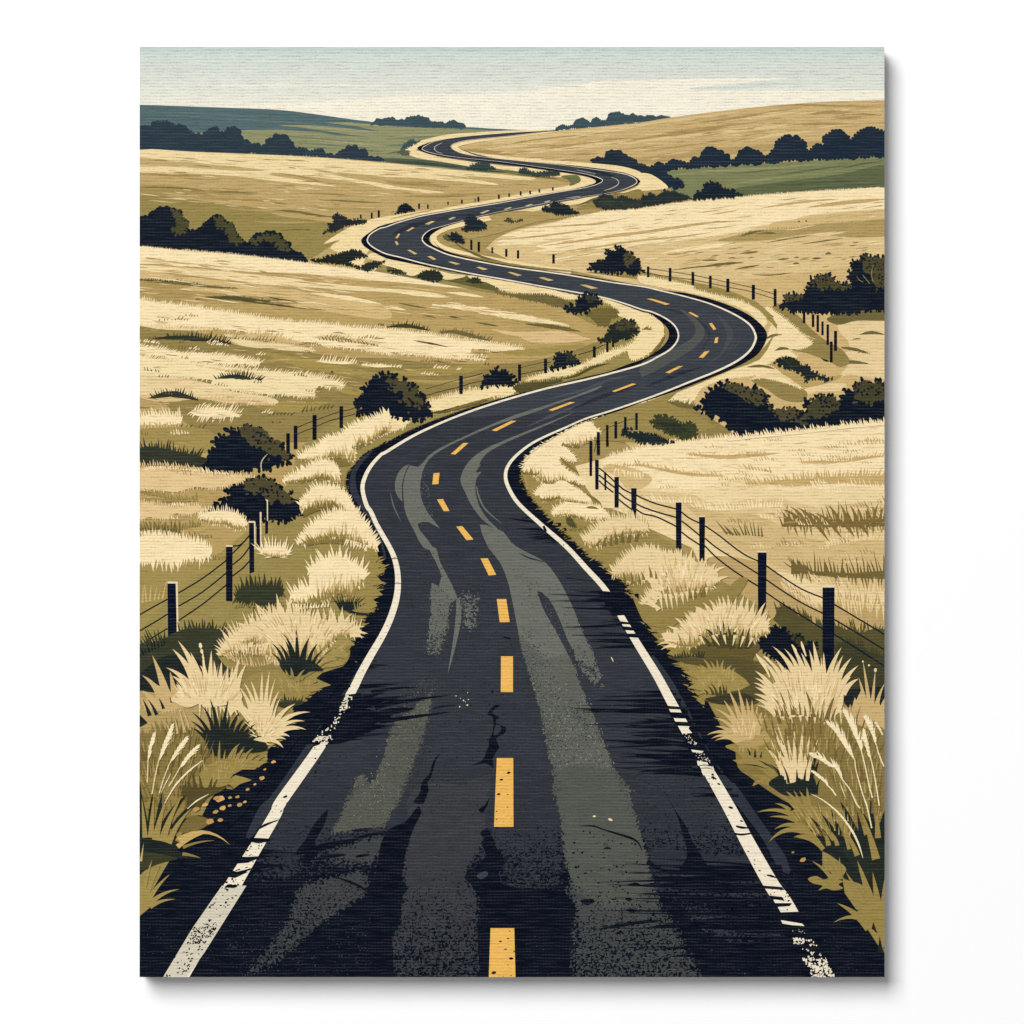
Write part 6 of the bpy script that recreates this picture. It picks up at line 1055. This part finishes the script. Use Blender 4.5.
tuft([(DEEP, smooth(at('S 700,470 760,395 860,390 1030,380 1030,560 840,550 740,540'), True)), (GOLD, mass('S 700,570 790,560 860,535 900,560 960,560 1030,570 1030,740 860,760 720,650', 10, 95, 2.4, 3.2, .4) + arcs('S', '890,600>822,300,56,.04 915,590>855,165,44,.02 925,590>955,240,40,.02 955,600>1030,345,50 1000,590>1040,450,44 790,600>850,390,30 760,590>860,430,24')), (STRAW, [disc(*at('S 855,172')[0], 1.0), disc(*at('S 903,202')[0], 1.1), disc(*at('S 955,240')[0], 1.5, 2)])])
tuft([((132, 114, 64), smooth(at('S -120,560 120,560 300,600 560,640 700,600 860,700 1030,720 1030,1040 T 1030,420 700,420 300,300 -40,80 -160,-60'), True)), ((158, 136, 80), smooth(at('S -80,560 60,600 200,620 260,700 120,720 -40,700'), True)),
      (STRAW, smooth(at('S 80,400 170,330 240,280 320,260 420,295 500,270 560,310 640,370 690,410 700,470 680,560 640,600 600,640 400,610 250,620 190,600 120,520'), True) + arcs('S', '330,330>130,48,60,.08 350,320>225,68,52 400,330>300,60,70,.05 445,340>360,100,60,.06 485,340>425,78,56,.04 505,320>455,5,66,.04 545,340>540,95,46 525,320>520,130,30 570,360>685,55,64,.08 610,380>697,122,60,.08 640,380>765,140,62,.08 670,410>818,203,62,.08 680,400>760,295,50 690,430>822,308,64,.08 140,420>-10,245,60,.08 140,440>-10,300,50 130,450>-20,340,46 130,470>-10,375,50,.08 140,510>-20,430,50,.08 130,560>-10,470,50 240,370>75,135,60,.06 200,380>10,120,50,.06 250,350>150,150,50 290,330>210,220,44 160,600>0,520,44')),
      (PALE, band(at('S 110,300 80,230 40,170 0,110'), [1.2, 2.6, 3.6, 1]) + band(at('S 330,140 312,80 285,35'), [1.4, 3, 1]) + band(at('S 400,130 372,50 360,10'), [1.2, 2.6, .8]) + band(at('S 120,190 90,150 60,130'), [1, 2.6, 1])),
      (STRAW, arcs('S', '140,560>150,620,30,0 200,580>240,660,34,0 260,590>300,680,30,0 350,590>360,660,30,0 400,590>415,660,30,0 470,590>470,670,34,0 550,600>545,680,34,0 620,590>635,670,30,0 680,560>680,680,30,0 130,560>220,640,40,0')),
      ((120, 102, 58), arcs('S', '250,620>185,400,34,.05 215,610>125,450,30 300,600>248,385,40,.05 360,600>330,470,30 460,620>393,395,44,.05 395,610>385,520,24 525,640>548,465,34,.02 560,660>638,425,46,.05 490,630>500,540,22 610,640>650,530,26 330,610>300,510,22 170,600>135,540,20'))])
tuft([((150, 130, 72), smooth(at('Y 440,690 560,660 680,640 800,620 920,700 920,960 860,972 760,905 690,845 620,830 580,785 535,740'), True) + [at('Y 500,800 600,788 645,812 555,832'), at('Y 560,720 540,745 600,790 640,740')]), ((176, 150, 92), smooth(at('Y 480,620 580,620 700,600 760,560 800,640 700,690 560,690'), True) + feather(at('Y 560,690 640,700 720,680'), 6, 275, 2, 3)),
      (GOLD, smooth(at('Y 470,610 540,560 600,480 650,465 700,500 720,540 690,590 655,640 590,645 520,665'), True) + arcs('Y', '590,600>465,232,60,.06 550,580>428,318,56,.06 570,610>348,385,56,.12 540,600>348,460,48,.12 510,600>362,530,44,.12 520,610>292,600,44,.14 520,625>328,630,40,.14 530,640>358,645,36,.12 615,560>543,215,56,.03 640,540>608,300,48 660,540>655,312,44 680,540>702,358,44 700,580>742,398,44 700,600>778,425,40')),
      ((44, 46, 36), arcs('Y', '870,985>590,835,34,.14 880,960>700,800,34,.1 890,930>780,830,26 680,780>680,700,22,0 725,780>738,730,18 640,760>610,700,18')), ((150, 130, 72), arcs('Y', '870,975>640,850,40,.12 860,940>760,840,30') + smooth(at('Y 645,930 690,915 760,925 820,960 845,1008 780,1000 720,985 662,1008 680,970 725,950'), True))])
tuft([(DEEP, smooth(at('T 100,120 180,60 260,40 420,40 470,90 480,190 400,225 240,220 150,170'), True) + arcs('S', '440,1060>520,870,50 470,1080>510,960,36')), (STRAW, arcs('T', '220,50>70,-170,50,.07 235,60>95,-250,48,.06 255,90>145,-320,56,.04 275,120>168,-360,62,.04 300,60>240,-290,40,.03 310,110>305,-340,52,.01 345,80>377,-360,54,.02 375,90>440,-290,46,.05 405,100>500,-240,40,.06 420,20>525,-165,26')), (DEEP, arcs('T', '260,120>200,-40,22 330,120>325,0,26,0 385,110>400,-10,24,.02 440,110>470,-10,40 480,210>510,90,30'))])
tuft([(DEEP, smooth(at('T 500,640 560,590 640,560 740,550 860,545 1040,500 1040,1100 940,1100 860,940 700,880 720,800 600,700'), True)), ((38, 44, 38), smooth(at('T 700,640 860,600 1040,560 1040,900 900,900 760,760'), True)),
      ((150, 130, 72), smooth(at('T 265,360 330,325 420,300 560,310 660,320 740,360 800,460 800,560 700,575 560,585 480,590 420,545 340,505 285,490 310,440'), True) + arcs('T', '340,400>5,355,50,.12 340,430>105,390,40,.08 340,470>145,492,44,.14 380,500>100,594,56,.16 270,340>148,283,36 330,320>158,208,50,.07 350,320>238,183,46,.06 365,330>298,172,36,.05 400,320>345,180,44 425,310>405,150,44,.02 330,420>180,350,30 520,590>300,555,44,.1 540,650>325,558,44,.12 480,560>300,550,30')),
      (DEEP, arcs('T', '600,640>412,375,70,.05 580,640>415,480,50,.05 680,640>518,362,66,.04 680,600>600,330,76,.02 815,610>672,262,96,.03 860,660>808,345,60,.02 935,540>830,328,60,.03 935,540>915,238,60,.01 985,600>1040,310,80,.03')), ((150, 130, 72), arcs('T', '745,650>590,205,30,.03 810,700>640,400,44,.04 960,730>840,340,66,.03 580,620>500,470,40 650,620>560,480,36 975,560>960,300,50,.01'))])
tuft([((150, 130, 72), arcs('T', '610,890>445,743,40,.06 630,890>568,700,38,.03 650,890>520,728,36,.05 660,890>633,738,30 675,890>666,708,36,.01') + smooth(at('T 415,885 480,863 540,890 600,880 695,905 660,930 695,962 620,978 560,962 500,978 530,940 455,922'), True))])
tuft([((150, 130, 72), [at('L 880,610 930,560 990,540 990,700 955,725 925,680')] + arcs('L', '910,640>780,540,40,.06 920,630>815,415,44,.03 940,620>860,368,50,.02 955,620>922,415,44,.01 965,600>970,440,36,0 930,640>765,618,30,.2')), (DEEP, [at('L 950,670 966,740 942,735'), at('L 925,615 942,662 918,642')])])
strands([((204, 174, 120), hair('S', (430, 1000), '100,480 200,330 420,300 640,380 690,460 620,590 250,610', 60, 120)), ((242, 222, 176), hair('S', (430, 1000), '100,480 200,330 420,300 640,380 690,460 620,590 250,610', 34, 120)), ((204, 174, 118), hair('X', (620, 1100), '330,780 420,640 620,570 860,590 940,700 820,750 500,760', 46, 90), hair('X', (350, 700), '100,440 200,200 400,180 580,260 520,380 300,420', 40, 80)), ((244, 224, 180), hair('X', (620, 1100), '330,780 420,640 620,570 860,590 940,700 820,750 500,760', 24, 90), hair('X', (350, 700), '100,440 200,200 400,180 580,260 520,380 300,420', 22, 80)),
      ((224, 194, 140), hair('Y', (620, 800), '500,600 600,500 700,520 660,630', 22, 80))])
strands([((112, 96, 54), hair('S', (500, 1900), '20,640 500,660 700,640 1000,740 1000,1010 100,1000', 70, 130, 12)), ((166, 142, 84), hair('S', (500, 1900), '20,620 500,650 700,620 1000,720 1000,1010 100,1000', 70, 130, 12)), ((120, 104, 56), hair('T', (700, 900), '300,400 560,330 740,400 780,540 480,560', 30, 110, 12)), ((180, 156, 96), hair('T', (700, 900), '300,400 560,330 740,400 780,540 480,560', 30, 110, 11), hair('Y', (400, 400), '160,100 400,80 580,180 300,250', 24, 70, 9)), ((176, 152, 94), hair('T', (900, 1000), '520,40 1000,0 1000,420 700,380', 46, 150, 11)), ((118, 100, 54), hair('T', (900, 1000), '520,40 1000,0 1000,420 700,380', 46, 150, 12))])
PD = (240, 224, 184)
seed_stalk('T 925,480 885,300 850,200 800,20 S 790,960', 'S 575,670 640,730 700,820 750,900 790,960', 7.4, side=1, drop=PD)
seed_stalk('T 930,240 900,120 875,0 S 860,960 840,880', 'S 700,572 750,660 795,760 825,830 845,900', 7.6, side=1, drop=PD)
seed_stalk('S 1023,1010 1000,960 975,890 960,830', 'S 868,622 905,690 935,760 960,840', 5.8, side=1, drop=PD)
seed_stalk('T 985,300 960,140 935,0 S 920,960 905,900', 'S 868,725 880,790 895,850 915,950', 5.0, side=-1, drop=PD)
seed_stalk('T 830,320 800,280 750,170 690,90 640,0', 'S 440,922 520,955 590,1000 T 640,0 690,80', 6.4, side=1, drop=PD)
seed_stalk('T 640,220 600,165 560,130', 'T 450,30 500,70 550,110 590,160', 3.4, side=1, drop=PD)
seed_stalk('S 1010,760 985,710 960,670', 'S 955,665 985,710 1015,750', 2.6, side=1, drop=(226, 200, 150))
p = Part(); p.add((240, 222, 180), band('T 855,720 820,610 760,490 660,360 540,260 435,205', [.3, 1.8, 2.2, 1.8, 1.3, .2]) + band('T 720,250 690,170 668,115', [.3, 1, .3]) + band('T 800,20 850,200 880,300', [1, 1, .3])); p.link('printed_grass_blade', root)
AMBIENT, KEY, BOX_W, BOX_H, BOX_X, BOX_Z = 0.25, 4480, 10.2, 12.2, -7.2, 9.2

# ------------------------------------------------------------------ wall, lamp, camera
def build_wall():
    me = bpy.data.meshes.new('wall')
    s = 3.0
    me.from_pydata([(-s, 0, -s), (s, 0, -s), (s, 0, s), (-s, 0, s)], [], [(0, 1, 2, 3)])
    m = bpy.data.materials.new('white_wall'); m.use_nodes = True
    nt = m.node_tree; b = nt.nodes['Principled BSDF']
    b.inputs['Base Color'].default_value = (.93, .93, .93, 1); b.inputs['Roughness'].default_value = .9
    b.inputs['Specular IOR Level'].default_value = .1
    n = nt.nodes.new('ShaderNodeTexNoise'); n.inputs['Scale'].default_value = 220; n.inputs['Detail'].default_value = 3
    bp = nt.nodes.new('ShaderNodeBump'); bp.inputs['Strength'].default_value = .03; bp.inputs['Distance'].default_value = .001
    nt.links.new(n.outputs['Fac'], bp.inputs['Height']); nt.links.new(bp.outputs[0], b.inputs['Normal'])
    me.materials.append(m)
    o = bpy.data.objects.new('wall', me); COL.objects.link(o); o['kind'] = 'structure'
build_wall()

w = bpy.data.worlds.new('World'); scene.world = w; w.use_nodes = True
bg = w.node_tree.nodes['Background']; bg.inputs[0].default_value = (1, 1, 1, 1); bg.inputs[1].default_value = AMBIENT

ld = bpy.data.lights.new('softbox', 'AREA'); ld.shape = 'RECTANGLE'
ld.size, ld.size_y = BOX_W, BOX_H; ld.energy = KEY
lo = bpy.data.objects.new('softbox', ld); COL.objects.link(lo)
lo.location = (BOX_X, -16.0, BOX_Z)
lo.rotation_euler = (Vector((0, -DEPTH, 0)) - Vector(lo.location)).to_track_quat('-Z', 'Y').to_euler()

cd = bpy.data.cameras.new('camera'); cam = bpy.data.objects.new('camera', cd); COL.objects.link(cam)
DIST = 4.5
cam.location = (0, -DEPTH - .0005 - DIST, 0); cam.rotation_euler = (math.radians(90), 0, 0)
cd.sensor_width = 36; cd.lens = 36 * DIST / 1.024
cd.clip_start = .1; cd.clip_end = 100
scene.camera = cam
scene.view_settings.view_transform = 'Standard'; scene.view_settings.look = 'None'
scene.view_settings.exposure = 0; scene.view_settings.gamma = 1
